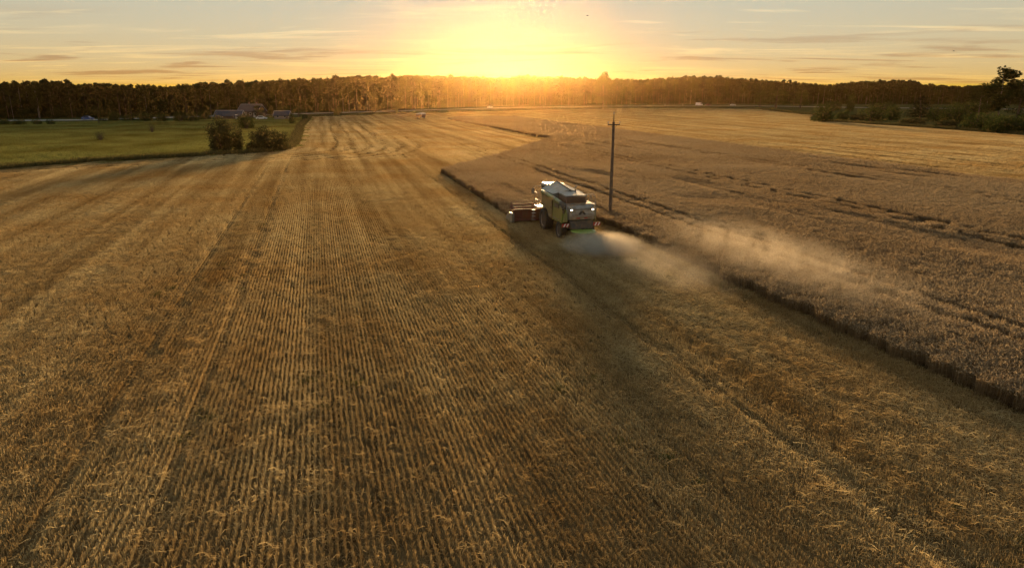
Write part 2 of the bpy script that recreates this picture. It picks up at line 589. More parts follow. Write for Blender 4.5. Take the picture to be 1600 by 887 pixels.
def stubble_patch(k, straw, stalks=3, heavy=False, tyre=()):
    r = np.random.default_rng(100 + k)
    Q, T = [], []
    for i in range(8):
        n = int(PL / 0.022)
        v = (np.arange(n) + r.uniform(0, 1, n)) / n * PL - PL / 2
        gap = vnoise(v * 1.6 + i * 7.3, np.full(n, k * 3.1), 2)
        keep = r.uniform(size=n) < np.where(gap > .70, .35, (0.62 if heavy else 0.92))
        v = np.repeat(v[keep], stalks)
        m = len(v)
        u = (i + .5) * ROW - PW / 2 + 0.012 * np.sin(v * 3 + i) + r.normal(0, 0.016, m)
        h = r.uniform(0.11, 0.21, m) * (0.8 if heavy else 1.0) * (0.6 if i in tyre else 1.0)
        p0 = np.stack([u, v, np.zeros(m)], 1)
        p1 = p0 + np.stack([r.normal(0, 0.035, m), r.normal(0, 0.035, m), h], 1)
        Q.append(strip_quads(p0, p1, 0.009, 0.007, r))
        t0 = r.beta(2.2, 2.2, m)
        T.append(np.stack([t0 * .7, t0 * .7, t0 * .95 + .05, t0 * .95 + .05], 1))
    # loose straw: bent pieces lying on and between the rows, some of it bunched
    nb = max(2, straw // 60)
    cu, cv = r.uniform(-PW / 2, PW / 2, nb), r.uniform(-PL / 2, PL / 2, nb)
    pick = r.integers(0, nb, straw)
    bunch = r.uniform(size=straw) < 0.38
    u = np.where(bunch, cu[pick] + r.normal(0, 0.14, straw), r.uniform(-PW / 2, PW / 2, straw))
    v = np.where(bunch, cv[pick] + r.normal(0, 0.14, straw), r.uniform(-PL / 2, PL / 2, straw))
    z = np.where(bunch, r.uniform(0.05, 0.25, straw), r.uniform(0.02, 0.17, straw))
    ang = r.uniform(0, 2 * np.pi, straw)
    ln = r.uniform(0.06, 0.20, straw)
    a = np.stack([u, v, z], 1)
    d = np.stack([np.cos(ang) * ln, np.sin(ang) * ln, r.normal(0, 0.05, straw)], 1)
    b = a + d
    b[:, 2] = np.clip(b[:, 2], 0.01, 0.3)
    c = b + np.stack([np.cos(ang + r.normal(0, .7, straw)) * ln * .7, np.sin(ang + r.normal(0, .7, straw)) * ln * .7, -r.uniform(0, .06, straw)], 1)
    c[:, 2] = np.clip(c[:, 2], 0.01, 0.3)
    Q += [strip_quads(a, b, 0.010, 0.009, r), strip_quads(b, c, 0.009, 0.007, r)]
    t0 = np.clip(r.beta(3.5, 1.8, straw), 0, 1)
    T += [np.repeat(t0[:, None], 4, 1)] * 2
    return mesh_quads(f'stubble patch {k}', np.concatenate(Q), np.concatenate(T), [M_stub])


def weed_tuft(k):
    r = np.random.default_rng(300 + k)
    n = 150
    ang = r.uniform(0, 2 * np.pi, n); rad = np.abs(r.normal(0, .28, n))
    p0 = np.stack([np.cos(ang) * rad, np.sin(ang) * rad, np.zeros(n)], 1)
    p1 = p0 + np.stack([r.normal(0, .09, n), r.normal(0, .09, n), r.uniform(.10, .32, n)], 1)
    return mesh_quads(f'weed tuft {k}', strip_quads(p0, p1, .03, .008, r), r.uniform(0, 1, n), [M_weed])


def far_patch(k, size, n, h0, h1, w, mat, tint=(2.2, 2.2), rows=True, head=0.0):
    r = np.random.default_rng(500 + k)
    u, v = r.uniform(-size / 2, size / 2, n), r.uniform(-size / 2, size / 2, n)
    if rows:
        u = np.round(u / ROW) * ROW + r.normal(0, .02, n)
    p0 = np.stack([u, v, np.zeros(n)], 1)
    h = r.uniform(h0, h1, n)
    p1 = p0 + np.stack([r.normal(0, .5, n) * h, r.normal(0, .5, n) * h, h], 1)
    t = r.beta(*tint, n)
    return mesh_quads(f'{mat.name} patch {k}', strip_quads(p0, p1, w, w * .8, r), np.stack([t * .75, t * .75, t, t], 1), [mat])


def wheat_patch(k, size=1.0, n=300, fat=1.0):
    r = np.random.default_rng(700 + k)
    u, v = r.uniform(-size / 2, size / 2, n), r.uniform(-size / 2, size / 2, n)
    h = r.normal(0.66, 0.06, n)
    p0 = np.stack([u, v, np.zeros(n)], 1)
    bend = np.stack([r.normal(0.02, .06, n), r.normal(-.02, .06, n), h], 1)
    p1 = p0 + bend
    nod = np.stack([r.normal(0, .05, n), r.normal(0, .05, n), r.uniform(.0, .10, n)], 1)
    p2 = p1 + nod
    ts = r.beta(2.5, 2.5, n)
    Q = [strip_quads(p0, p1, .013 * fat, .010 * fat, r), strip_quads(p1, p2, .024 * fat, .016 * fat, r)]
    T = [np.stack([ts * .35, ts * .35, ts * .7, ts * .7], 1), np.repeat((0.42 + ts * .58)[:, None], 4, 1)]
    m = n // 2                                    # dry leaves hanging off the stems
    s = r.integers(0, n, m)
    f = r.uniform(.35, .8, m)[:, None]
    a = p0[s] + bend[s] * f
    b = a + np.stack([r.normal(0, .10, m), r.normal(0, .10, m), r.uniform(-.10, .06, m)], 1)
    Q.append(strip_quads(a, b, .016 * fat, .006 * fat, r)); T.append(np.repeat((ts[s] * .7)[:, None], 4, 1))
    return mesh_quads(f'wheat patch {k}', np.concatenate(Q), np.concatenate(T), [M_wheat])


PASS = 6.45                                     # each machine pass, counted from the present cut edge
AXIS0 = 18.9
TRACK = [13.9, -7.2, -4.4]


def track_depth(u, v):
    d = np.zeros(np.shape(u), bool)
    for c in TRACK:
        d |= np.abs(u - c) < PW / 2
    return d


def near_stubble():
    us = np.arange(-110, 125, PW); vs = np.arange(-20, 150, PL)
    U, V = np.meshgrid(us, vs); U, V = U.ravel(), V.ravel()
    X, Y = uv(U, V)
    fine = (np.hypot(X, Y) < 118) & in_view(X, Y) & in_poly(X, Y, field_poly) & ~in_poly(U, V, [(p[0] + (.5 if p[0] < 40 else -.5), p[1]) for p in WHEAT])
    U, V, X, Y = U[fine], V[fine], X[fine], Y[fine]
    n = len(U)
    ph = ((U - AXIS0) / PASS + .5) % 1.0 - .5     # 0 on the line the machine drove, where most straw falls
    amt = np.exp(-(ph / 0.14) ** 2) * 0.45 + 0.75 * (vnoise(U / 2.6, V / 8, 3) - .42) + rng.normal(0, .12, n)
    amt += np.where((U > 14.5), .36, 0) + np.where(U < -14, .4 * (vnoise(U / 6, V / 14, 9)), 0)
    idx = np.clip((amt * 6).astype(int), 0, 5)
    rz = HEAD * 1 + np.where(rng.uniform(size=n) < .5, 0, np.pi)
    zs = 0.85 + .35 * vnoise(U / 5, V / 11, 5)
    tr = track_depth(U, V)
    idx = np.where(tr, 6 + rng.integers(0, 2, n), idx)
    pos = np.stack([X, Y, np.full(n, .004)], 1)
    scl = np.stack([np.ones(n), np.ones(n), zs], 1)
    meshes = []
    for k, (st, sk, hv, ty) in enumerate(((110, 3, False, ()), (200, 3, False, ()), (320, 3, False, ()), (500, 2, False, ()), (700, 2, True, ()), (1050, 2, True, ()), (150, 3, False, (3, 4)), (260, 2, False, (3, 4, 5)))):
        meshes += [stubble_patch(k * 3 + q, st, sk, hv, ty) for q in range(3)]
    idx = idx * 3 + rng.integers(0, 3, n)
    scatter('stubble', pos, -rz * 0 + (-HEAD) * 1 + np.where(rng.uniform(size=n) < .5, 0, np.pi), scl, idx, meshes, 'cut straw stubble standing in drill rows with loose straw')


near_stubble()


def track_pairs():
    T = []

    def pair(pts, gap=1.9):
        pts = [p[:2] for p in pts]
        for o in (-gap / 2, gap / 2):
            q = []
            for i, p in enumerate(pts):
                a, b = pts[max(i - 1, 0)], pts[min(i + 1, len(pts) - 1)]
                L = math.dist(a, b)
                q.append((p[0] - (b[1] - a[1]) / L * o, p[1] + (b[0] - a[0]) / L * o))
            T.append(q)
    pair([gp(555, 184), gp(572, 200), gp(600, 225), gp(640, 258), gp(675, 286)])
    pair([gp(612, 182), gp(700, 213), gp(780, 250), gp(862, 284)])
    pair([gp(545, 186), gp(522, 198), gp(524, 212), gp(536, 226), gp(528, 238)])
    pair([gp(250, 282), gp(340, 266), gp(430, 255), gp(520, 248), gp(600, 244)])
    for u in (88.5, 95, 101.6, 114, 127):
        T.append([uv(u + .5 * math.sin(v * .02 + u), v) for v in range(20, 330, 20)])
    return T


def coarse_stubble():
    tracks = track_pairs()
    for nm, S, d0, d1, nb, bw, lab in (('distant_stubble', 0.8, 116, 330, 75, .034, 'pale stubble of the middle and right of the field'), ('farthest_stubble', 4.0, 330, 900, 1200, .05, 'pale stubble at the far end of the field')):
        us = np.arange(-200, 330, S); vs = np.arange(20, 560, S)
        U, V = np.meshgrid(us, vs)
        U, V = U.ravel() + rng.uniform(-.45, .45, U.size) * S, V.ravel() + rng.uniform(-.45, .45, U.size) * S
        X, Y = uv(U, V)
        D = np.hypot(X, Y)
        ok = (D > d0) & (D < d1) & in_view(X, Y, 12) & in_poly(X, Y, field_poly) & ~in_poly(U, V, WHEAT)
        U, V, X, Y = U[ok], V[ok], X[ok], Y[ok]
        if S < 2:
            hit = np.zeros(len(U), bool)
            for t in tracks:
                hit |= line_dist(X, Y, t) < .42
        n = len(U)
        hs = .55 + .7 * vnoise(U / 2.3, V / 9, 8) + .35 * (vnoise(U / 1.1, V / 1.6, 18) - .5)
        # the headland was cut round the meadow, so its passes curve with that edge
        dm = line_dist(X, Y, meadow_edge[1:])
        wave = np.sin(dm * 2 * np.pi / 3.3 + 1.5 * vnoise(X / 12, Y / 12, 61))
        idx = np.where((dm < 26) & (wave > .1), 4 + rng.integers(0, 2, n), rng.integers(0, 4, n))
        hs = np.where((dm < 26) & (wave < -.45), hs * .3, hs)
        if S < 2:
            hs = np.where(hit, hs * rng.uniform(.2, .5, n), hs)
        meshes = [far_patch(k + int(d0), S * 1.25, int(nb * 1.35), .08, .22, bw, M_stub, tn) for k, tn in enumerate(((4.4, 1.4), (4.0, 1.6), (2.6, 1.8), (5.0, 1.3), (7.0, 1.0), (8.0, 1.1)))]
        scatter(nm, np.stack([X, Y, np.full(n, .004)], 1), rng.uniform(0, 6.28, n), np.stack([np.ones(n), np.ones(n), hs], 1), idx, meshes, lab)


coarse_stubble()


def wheat():
    S = 0.85
    us = np.arange(15, 86, S); vs = np.arange(-5, 302, S)
    U, V = np.meshgrid(us, vs); U, V = U.ravel(), V.ravel()
    U = U + rng.uniform(-.25, .25, U.size); V = V + rng.uniform(-.25, .25, V.size)
    X, Y = uv(U, V)
    ok = in_view(X, Y, 8) & in_poly(U, V, [(p[0] + (.45 if p[0] < 60 else -.45), p[1]) for p in WHEAT])
    # tramlines where the sprayer drove, and a strip the machine is in
    tram = np.zeros(U.size, bool)
    for c in (28.2, 30.0, 46.5, 48.3, 64.6, 66.4):
        tram |= np.abs(U - c - .4 * np.sin(V * .03)) < .42
    ok &= ~((U < 22.9) & (V < 59.5))
    lodged = vnoise(U / 2.2, V / 12, 21) * vnoise(U / 9, V / 26, 22)
    U, V, X, Y, lodged, tram = U[ok], V[ok], X[ok], Y[ok], lodged[ok], tram[ok]
    near = np.hypot(X, Y) < 105
    hs = 0.95 + .10 * vnoise(U / 4, V / 7, 31) - .30 * np.clip((lodged - .44) * 4, 0, 1)
    hs = np.where((U < 24.2) & (V < 60) | (U < 17.6), hs * rng.uniform(.90, 1.03, len(hs)), hs)
    hs = np.where(tram, hs * rng.uniform(.35, .8, len(hs)), hs)
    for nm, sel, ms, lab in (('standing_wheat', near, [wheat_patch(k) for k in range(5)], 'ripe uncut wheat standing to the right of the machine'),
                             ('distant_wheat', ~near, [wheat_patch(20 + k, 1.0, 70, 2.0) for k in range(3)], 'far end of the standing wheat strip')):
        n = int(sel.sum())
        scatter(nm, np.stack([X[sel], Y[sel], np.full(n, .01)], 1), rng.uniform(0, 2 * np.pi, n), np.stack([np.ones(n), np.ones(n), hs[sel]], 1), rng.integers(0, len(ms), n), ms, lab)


wheat()


def weeds():
    n0 = 2200
    U, V = rng.uniform(-60, 22, n0), rng.uniform(5, 70, n0)
    w = vnoise(U / 5, V / 6, 41)
    X, Y = uv(U, V)
    ok = (w > .70) & (rng.uniform(size=n0) < .45) & in_view(X, Y) & in_poly(X, Y, field_poly) & ~in_poly(U, V, WHEAT)
    X, Y = X[ok], Y[ok]
    n = len(X)
    s = rng.uniform(.35, .95, n)
    scatter('field_weeds', np.stack([X, Y, np.full(n, .004)], 1), rng.uniform(0, 6.28, n), np.stack([s, s, s * .8], 1), rng.integers(0, 3, n), [weed_tuft(k) for k in range(3)], 'dull green weeds growing between the stubble rows')


weeds()


def grass():
    S = 4.0
    xs = np.arange(-330, 0, S); ys = np.arange(60, 330, S)
    X, Y = np.meshgrid(xs, ys); X, Y = X.ravel(), Y.ravel()
    ok = in_poly(X, Y, meadow_poly) & in_view(X, Y, 16)
    X, Y = X[ok], Y[ok]
    n = len(X)
    ms = [far_patch(40 + k, S * 1.1, 1300, .08, .34, .05, M_grass, (2, 2), False) for k in range(3)]
    scatter('meadow_grass', np.stack([X, Y, np.full(n, .008)], 1), rng.uniform(0, 6.28, n), np.stack([np.ones(n), np.ones(n), .6 + .8 * vnoise(X / 9, Y / 22, 51)], 1), rng.integers(0, 3, n), ms, 'short green grass of the meadow')
    # taller dry growth along the field margins and the road verge
    P = []
    for line, w, step in ((meadow_edge[:7], 1.6, .8), (meadow_edge[6:], .8, 1.4), (far_edge, 5.0, 1.3), (right_edge, 5.0, 1.1)):
        for (a, b) in zip(line[:-1], line[1:]):
            L = math.dist(a[:2], b[:2])
            for t in np.arange(0, 1, step / L):
                for _ in range(2 if w < 3 else 4):
                    nx, ny = -(b[1] - a[1]) / L, (b[0] - a[0]) / L
                    o = random.uniform(0, w) * (1 if w < 3 else 1)
                    P.append((a[0] + (b[0] - a[0]) * t + nx * o, a[1] + (b[1] - a[1]) * t + ny * o))
    P = np.array(P); n = len(P)
    ms = [far_patch(60 + k, 1.6, 150, .3, .9, .04, M_rank, (2, 2), False) for k in range(3)]
    s = rng.uniform(.6, 1.2, n)
    scatter('verge_grass', np.concatenate([P, np.full((n, 1), .01)], 1), rng.uniform(0, 6.28, n), np.stack([s, s, s], 1), rng.integers(0, 3, n), ms, 'tall dry grass along the margins of the field')


grass()


def z_at(y, py):                                # height of a thing at distance y whose top is seen at image row py
    dy = (443.5 - py) / FPX
    return CAM_H + y / (math.cos(PITCH) + dy * math.sin(PITCH)) * (-math.sin(PITCH) + dy * math.cos(PITCH))


def px_of(x, y, z=0.0):
    dep = y * math.cos(PITCH) - (z - CAM_H) * math.sin(PITCH)
    return 800 + FPX * x / dep


# ------------------------------------------------------------------ forest trees
def leaf_quads(clumps, n, size, r, shell=0.55):
    """leaf-sized faces through the outer part of each clump (cx,cy,cz,rx,ry,rz)"""
    C = np.array(clumps, float)
    w = (C[:, 3] * C[:, 4] * C[:, 5]) ** .66
    k = r.choice(len(C), n, p=w / w.sum())
    d = r.normal(size=(n, 3)); d /= np.linalg.norm(d, axis=1, keepdims=True)
    rad = shell + (1 - shell) * r.uniform(0, 1, n) ** .5
    rad *= r.normal(1, .18, n)
    P = C[k, :3] + d * rad[:, None] * C[k, 3:]
    a = r.normal(size=(n, 3)); a /= np.linalg.norm(a, axis=1, keepdims=True)
    b = np.cross(a, r.normal(size=(n, 3))); b /= np.linalg.norm(b, axis=1, keepdims=True) + 1e-9
    s = (size * r.uniform(.55, 1.3, n))[:, None]
    a, b = a * s * .5, b * s * .36
    V = np.stack([P - a, P - b * .9, P + a, P + b], 1)
    t = r.beta(2, 2, n) * .6 + .4 * r.uniform(0, 1, len(C))[k]
    return V, t


def trunk_mesh(name, H, r0, mat, r, limbs=8, lo=.45, reach=2.0, lean=.02):
    mb = MB()
    top = (r.normal(0, lean) * H, r.normal(0, lean) * H)
    path = [(top[0] * t * t, top[1] * t * t, H * t) for t in (0, .03, .25, .5, .75, .97)]
    mb.tube(path, [r0 * 1.25, r0, r0 * .85, r0 * .65, r0 * .4, r0 * .1], 7)
    for k in range(limbs):
        t = lo + (1 - lo) * (k + r.uniform(.1, .9)) / limbs * .92
        a = r.uniform(0, 6.28)
        q = reach * (1.15 - t) / (1.15 - lo) * r.uniform(.7, 1.1)
        p = Vector((top[0] * t * t, top[1] * t * t, H * t))
        e = p + Vector((math.cos(a) * q, math.sin(a) * q, q * r.uniform(.15, .6)))
        mb.tube([p, (p + e) / 2 + Vector((0, 0, -.05 * q)), e], [r0 * .32, r0 * .2, r0 * .07], 5)
    o = mb.build(name, mat)
    COL.objects.unlink(o)
    return o.data


def make_tree_kind(kind, seed):
    r = np.random.default_rng(seed)
    if kind == 'pine':
        H = 20
        cl = []
        for k in range(15):
            t = r.uniform(.40, .97)
            q = 2.0 * (1.12 - t) / .6
            a = r.uniform(0, 6.28)
            cl.append((math.cos(a) * q * .9, math.sin(a) * q * .9, H * t, r.uniform(.9, 1.6), r.uniform(.9, 1.6), r.uniform(.5, .95)))
        cl.append((0, 0, H * .96, .9, .9, .9))
        V, t = leaf_quads(cl, 1900, .75, r, .3)
        return trunk_mesh('trunk', H, .20, M_bark, r, 9, .42, 2.2), mesh_quads('crown', V, t, [M_needle]), H
    if kind == 'spruce':
        H = 20
        cl = []
        for t in np.linspace(.14, .98, 17):
            q = 2.9 * (1.02 - t)
            for a in np.linspace(0, 6.28, 6)[:-1] + r.uniform(0, 1):
                cl.append((math.cos(a) * q * .6, math.sin(a) * q * .6, H * t - q * .1, q * .45 + .2, q * .45 + .2, .55))
        V, t = leaf_quads(cl, 1700, .5, r, .4)
        return trunk_mesh('trunk', H, .18, M_bark, r, 6, .15, 2.0), mesh_quads('crown', V, t, [M_needle]), H
    if kind == 'birch':
        H = 20
        cl = []
        for k in range(18):
            t = r.uniform(.34, .95)
            q = 2.5 * math.sin(math.pi * min(1, (t - .2) / .85)) ** .7
            a = r.uniform(0, 6.28)
            cl.append((math.cos(a) * q * .75, math.sin(a) * q * .75, H * t, r.uniform(.9, 1.5), r.uniform(.9, 1.5), r.uniform(1.0, 1.7)))
        V, t = leaf_quads(cl, 1900, .7, r, .3)
        return trunk_mesh('trunk', H, .16, M_birch, r, 10, .3, 2.2), mesh_quads('crown', V, t, [M_leaf]), H
    if kind == 'oak':
        H = 18
        cl = []
        for k in range(26):
            t = r.uniform(.18, .95)
            q = 4.2 * math.sin(math.pi * min(1, (t + .02) / 1.02)) ** .6
            a = r.uniform(0, 6.28)
            cl.append((math.cos(a) * q * r.uniform(.3, .9), math.sin(a) * q * r.uniform(.3, .9), H * t, r.uniform(1.1, 2.0), r.uniform(1.1, 2.0), r.uniform(.9, 1.6)))
        V, t = leaf_quads(cl, 4200, .42, r)
        return trunk_mesh('trunk', H, .30, M_bark, r, 12, .2, 3.6), mesh_quads('crown', V, t, [M_leaf]), H
    raise ValueError


def make_bush_kind(seed, H=4.0, W=3.0, n=3400, leaf=.24, mat=None, sparse=False):
    r = np.random.default_rng(seed)
    mb = MB()
    cl = []
    m = 22 if not sparse else 26
    for k in range(m):
        a = r.uniform(0, 6.28); q = W * math.sqrt(r.uniform(.02, 1)) * .72
        top = H * math.sqrt(max(.1, 1 - (q / W) ** 2)) * r.uniform(.55, .9)
        p = Vector((math.cos(a) * q, math.sin(a) * q, top))
        b = Vector((math.cos(a) * q * .12, math.sin(a) * q * .12, 0))
        mb.tube([b, b.lerp(p, .5) + Vector((r.normal(0, .12), r.normal(0, .12), .25)), p], [.06, .04, .015], 5)
        f = .35 if sparse else 1.0
        cl.append((p.x, p.y, p.z, r.uniform(.5, .95) * W / 3, r.uniform(.5, .95) * W / 3, r.uniform(.4, .8) * H / 4))
        cl.append((p.x * .95, p.y * .95, p.z * .25, r.uniform(.5, .8) * W / 3, r.uniform(.5, .8) * W / 3, r.uniform(.4, .7) * H / 4))
        cl.append((p.x * 1.02, p.y * 1.02, p.z * .5, r.uniform(.5, .9) * W / 3, r.uniform(.5, .9) * W / 3, r.uniform(.5, .8) * H / 4))
    V, t = leaf_quads(cl, n, leaf, r, .35)
    V[:, :, 2] = np.maximum(V[:, :, 2], .02)
    o = mb.build('branches', M_bark)
    COL.objects.unlink(o)
    return o.data, mesh_quads('foliage', V, t, [mat or M_bushleaf]), H


def place(name, parts, loc, rz, s, label, cat, group=None):
    root = empty(name, loc, rz, s)
    for nm, me in parts:
        link(bpy.data.objects.new(nm, me), root)
    return tag(root, label, cat, group)


KINDS = {'pine': [make_tree_kind('pine', 900 + k) for k in range(5)], 'spruce': [make_tree_kind('spruce', 920 + k) for k in range(2)],
         'birch': [make_tree_kind('birch', 940 + k) for k in range(4)], 'oak': [make_tree_kind('oak', 960 + k) for k in range(3)]}
KINDS['round'] = []
for tm, cm, H0 in [make_tree_kind('oak', 980 + k) for k in range(2)]:
    cm.materials[0] = M_bushleaf
    KINDS['round'].append((tm, cm, H0))
SKY_X = [-400, 0, 70, 150, 270, 335, 400, 480, 560, 640, 700, 760, 870, 900, 940, 1000, 1050, 1100, 1160, 1250, 1290, 1340, 1420, 1445, 1500, 1600, 2000]
SKY_Y = [127, 128, 125, 130, 132, 127, 127, 123, 119, 117, 118, 121, 118, 122, 122, 124, 121, 119, 122, 128, 132, 127, 124, 132, 134, 131, 128]
forest_line = [(-330, 255), (-210, 285), (-146, 330), (-104, 375), (-55, 470), (0, 575), (110, 625), (228, 640), (330, 625), (500, 600)]


def along(line, step):
    out, carry = [], 0.0
    for a, b in zip(line[:-1], line[1:]):
        L = math.dist(a, b)
        t = carry
        while t < L:
            out.append((a[0] + (b[0] - a[0]) * t / L, a[1] + (b[1] - a[1]) * t / L, -(b[1] - a[1]) / L, (b[0] - a[0]) / L))
            t += step
        carry = t - L
    return out


FOREST_LABEL = [(60, 'in the dark forest at the left picture edge'), (145, 'in the dark forest behind the blue car on the road'), (240, 'in the dark forest behind the left part of the meadow hedge'),
                (330, 'in the dark forest behind the right part of the meadow hedge'), (400, 'in the forest right behind the dark farmhouse'), (480, 'in the forest right behind the small shed'),
                (570, 'in the forest left of the small rounded roadside tree'), (650, 'in the forest right of the small rounded roadside tree'), (740, 'in the reddish-lit forest just left of the sun'),
                (840, 'in the glowing forest right under the setting sun'), (925, 'in the glowing forest between the sun and the tall lone tree'), (1000, 'in the forest behind and right of the tall lone roadside tree'),
                (1085, 'in the forest behind the roadside marker posts'), (1175, 'in the forest behind the white van and cars'), (1270, 'in the forest behind the three round trees'),
                (1350, 'in the far forest behind the left end of the scrub'), (1440, 'in the far forest behind the dark conical tree'), (2500, 'in the far forest next to the tall right-hand trees')]


def tree_height(x, y, jitter):
    p = px_of(x, y, 15)
    return max(8.0, z_at(y, np.interp(p, SKY_X, SKY_Y)) * jitter)


def forest():
    r = random.Random(5)
    spots = []
    for d, step in ((0, 5.0), (7, 4.6)):
        for x, y, nx, ny in along(forest_line, step):
            o = d + r.uniform(-2, 3)
            spots.append((x + nx * o + r.uniform(-1.2, 1.2), y + ny * o))
    spots = [s for s in spots if abs(s[0]) < s[1] * .735 + 3]
    r.shuffle(spots)
    for x, y in spots[:300]:
        p = px_of(x, y, 10)
        kind = r.choices(['pine', 'birch', 'spruce'], [.55, .33, .12])[0]
        tm, cm, H0 = r.choice(KINDS[kind])
        jt = r.choice([.78, .85, .90, .94, .97, .99, 1.0, 1.02, 1.05])
        h = tree_height(x, y, jt)
        size = 'shorter' if jt < .88 else ('tallest' if jt > 1.01 else 'tall')
        word = {'pine': 'pine', 'birch': 'broadleaf tree', 'spruce': 'spruce'}[kind]
        lab = next(l for q, l in FOREST_LABEL if p < q)
        name = {'pine': 'pine_tree', 'birch': 'birch_tree', 'spruce': 'spruce_tree'}[kind]
        k = h / H0
        wd = k * r.uniform(.9, 1.25)
        place(name, (('trunk', tm), ('crown', cm)), (x, y, 0), r.uniform(0, 6.28), (wd, wd, k), f'{size} {word} {lab}', 'tree', f'{size} {word} {lab}')
    # the wood behind its front rows
    meshes = []
    for kind in ('pine', 'birch', 'spruce'):
        for tm, cm, H0 in KINDS[kind][:3]:
            bm = bmesh.new(); bm.from_mesh(tm); nt = len(bm.faces); bm.from_mesh(cm)
            me = bpy.data.meshes.new('forest piece'); bm.to_mesh(me); bm.free()
            me.materials.append(tm.materials[0]); me.materials.append(cm.materials[0])
            for i, f in enumerate(me.polygons):
                f.material_index = 0 if i < nt else 1
            meshes.append(me)
    P, S, I = [], [], []
    for d in (11, 15, 19, 24, 29, 35, 42, 50):
        for x, y, nx, ny in along(forest_line, 3.4):
            o = d + r.uniform(-3, 3)
            x2, y2 = x + nx * o, y + ny * o
            if abs(x2) > y2 * .80 + 10:
                continue
            k = tree_height(x2, y2, r.uniform(.84, 1.0)) / 20
            P.append((x2, y2, 0)); S.append((k * 1.15, k * 1.15, k)); I.append(r.randrange(len(meshes)))
    # young growth and undergrowth filling the foot of the wood
    b0, f0, H0 = make_bush_kind(1201, 4, 3, 700, .5, M_leaf)
    meshes.append(f0)
    for d in (5, 10, 15, 20, 25, 30):
        for x, y, nx, ny in along(forest_line, 3.6):
            o = d + r.uniform(-2, 2)
            x2, y2 = x + nx * o, y + ny * o
            if abs(x2) > y2 * .80 + 10 or r.random() < .25:
                continue
            k = r.uniform(.7, 2.4) * (.6 if d < 8 else 1.2)
            P.append((x2, y2, 0)); S.append((k, k, k)); I.append(len(meshes) - 1)
    n = len(P)
    scatter('forest', np.array(P), rng.uniform(0, 6.28, n), np.array(S), np.array(I), meshes, 'depth of the wood behind its front rows of trees')


forest()

# ------------------------------------------------------------------ single trees and bushes
BUSH = [make_bush_kind(1000 + k) for k in range(4)]
DRYBUSH = [make_bush_kind(1020 + k, 4, 3, 6500, .24, M_dry) for k in range(3)]
THIN = [make_bush_kind(1040 + k, 4, 2.2, 420, .2, M_dry, True) for k in range(2)]


def bush(px, base, top, wpx, kindlist, label, group=None, name='bush'):
    x, y, _ = gp(px, base)
    h = z_at(y, top)
    w = wpx / FPX * math.hypot(x, y) / 2 * .97
    bm_, fm, H0 = random.choice(kindlist)
    W0 = 3.0 if kindlist is not THIN else 2.2
    place(name, (('branches', bm_), ('foliage', fm)), (x, y, 0), random.uniform(0, 6.28), (w / W0, w / W0, h / H0 / .95), label, 'bush', group)


def tree(px, base, top, wpx, kind, label, name):
    x, y, _ = gp(px, base)
    h = z_at(y, top)
    tm, cm, H0 = random.choice(KINDS[kind])
    W0 = {'pine': 2.9, 'birch': 3.3, 'spruce': 2.5, 'oak': 5.0, 'round': 5.0}[kind]
    w = wpx / FPX * math.hypot(x, y) / 2
    place(name, (('trunk', tm), ('crown', cm)), (x, y, 0), random.uniform(0, 6.28), (w / W0, w / W0, h / H0 / 1.0), label, 'tree')


tree(942, 168.5, 111, 33, 'oak', 'tall slim tree standing alone by the road right of the sun', 'roadside_tree')
tree(587, 179, 146, 20, 'oak', 'small rounded tree at the road left of the sun', 'roadside_tree')
bush(528, 182, 167, 15, BUSH, 'small bush on the verge where the farm track meets the road')
bush(620, 177, 170, 7, BUSH, 'tiny bush on the road verge left of the pale trailer')
bush(352, 237, 185, 62, DRYBUSH, 'large loose bush with bare stems at the meadow edge, left of its pair')
bush(423, 236, 196, 64, DRYBUSH, 'broad dense bush at the meadow corner, right of its pair')
bush(398, 236, 222, 34, DRYBUSH, 'low bush filling the gap between the two large meadow bushes')
bush(385, 202, 177, 30, BUSH, 'dark bush standing in front of the blue roofed barn')
bush(457, 194, 177, 14, BUSH, 'narrow dark bush right of the small shed')
bush(476, 188, 178, 12, BUSH, 'small bush at the end of the farmyard by the field corner')
bush(442, 178, 166, 26, BUSH, 'dark bush behind the small shed')
bush(322, 187, 172, 24, BUSH, 'dark bush at the left end of the blue roofed barn')
bush(158, 221, 202, 20, THIN, 'thin bare shrub out in the green meadow, the larger one')
bush(238, 208, 190, 13, THIN, 'small thin shrub in the meadow near the hedge')
tree(404, 184, 165, 24, 'oak', 'dark tree right behind the white car in the farmyard', 'farmyard_tree')
tree(427, 183, 167, 20, 'oak', 'dark tree just left of the small shed', 'farmyard_tree')
tree(467, 184, 166, 20, 'oak', 'dark tree at the right end of the farm', 'farmyard_tree')
tree(346, 184, 165, 20, 'oak', 'dark tree left of the dark farmhouse', 'farmyard_tree')
tree(207, 195, 160, 6, 'birch', 'thin half dead young tree by the hedge', 'young_tree')
tree(155, 194, 167, 24, 'oak', 'dark round tree right of the blue car', 'round_tree')
for k, (px, w, top) in enumerate(((180, 22, 175), (202, 24, 177), (228, 28, 175), (256, 26, 176), (282, 28, 174), (302, 22, 175))):
    bush(px, 190, top, w, BUSH, 'green hedge bush along the top of the meadow', 'hedge bushes at the top of the meadow')
for k, (px, w, top, lab) in enumerate(((6, 24, 185, 'low dark bush by the road at the left picture edge'), (30, 22, 187, 'low dark bush by the road, second from the left edge'), (58, 14, 186, 'small dark bush in front of the pale road at left'), (80, 12, 186, 'small dark bush left of the blue car on the road'))):
    bush(px, 195, top, w, BUSH, lab)
tree(1187, 168, 142, 22, 'round', 'leftmost round tree of the three by the parked cars', 'round_tree')
tree(1212, 169, 140, 48, 'round', 'widest round tree in the middle of the three by the road', 'round_tree')
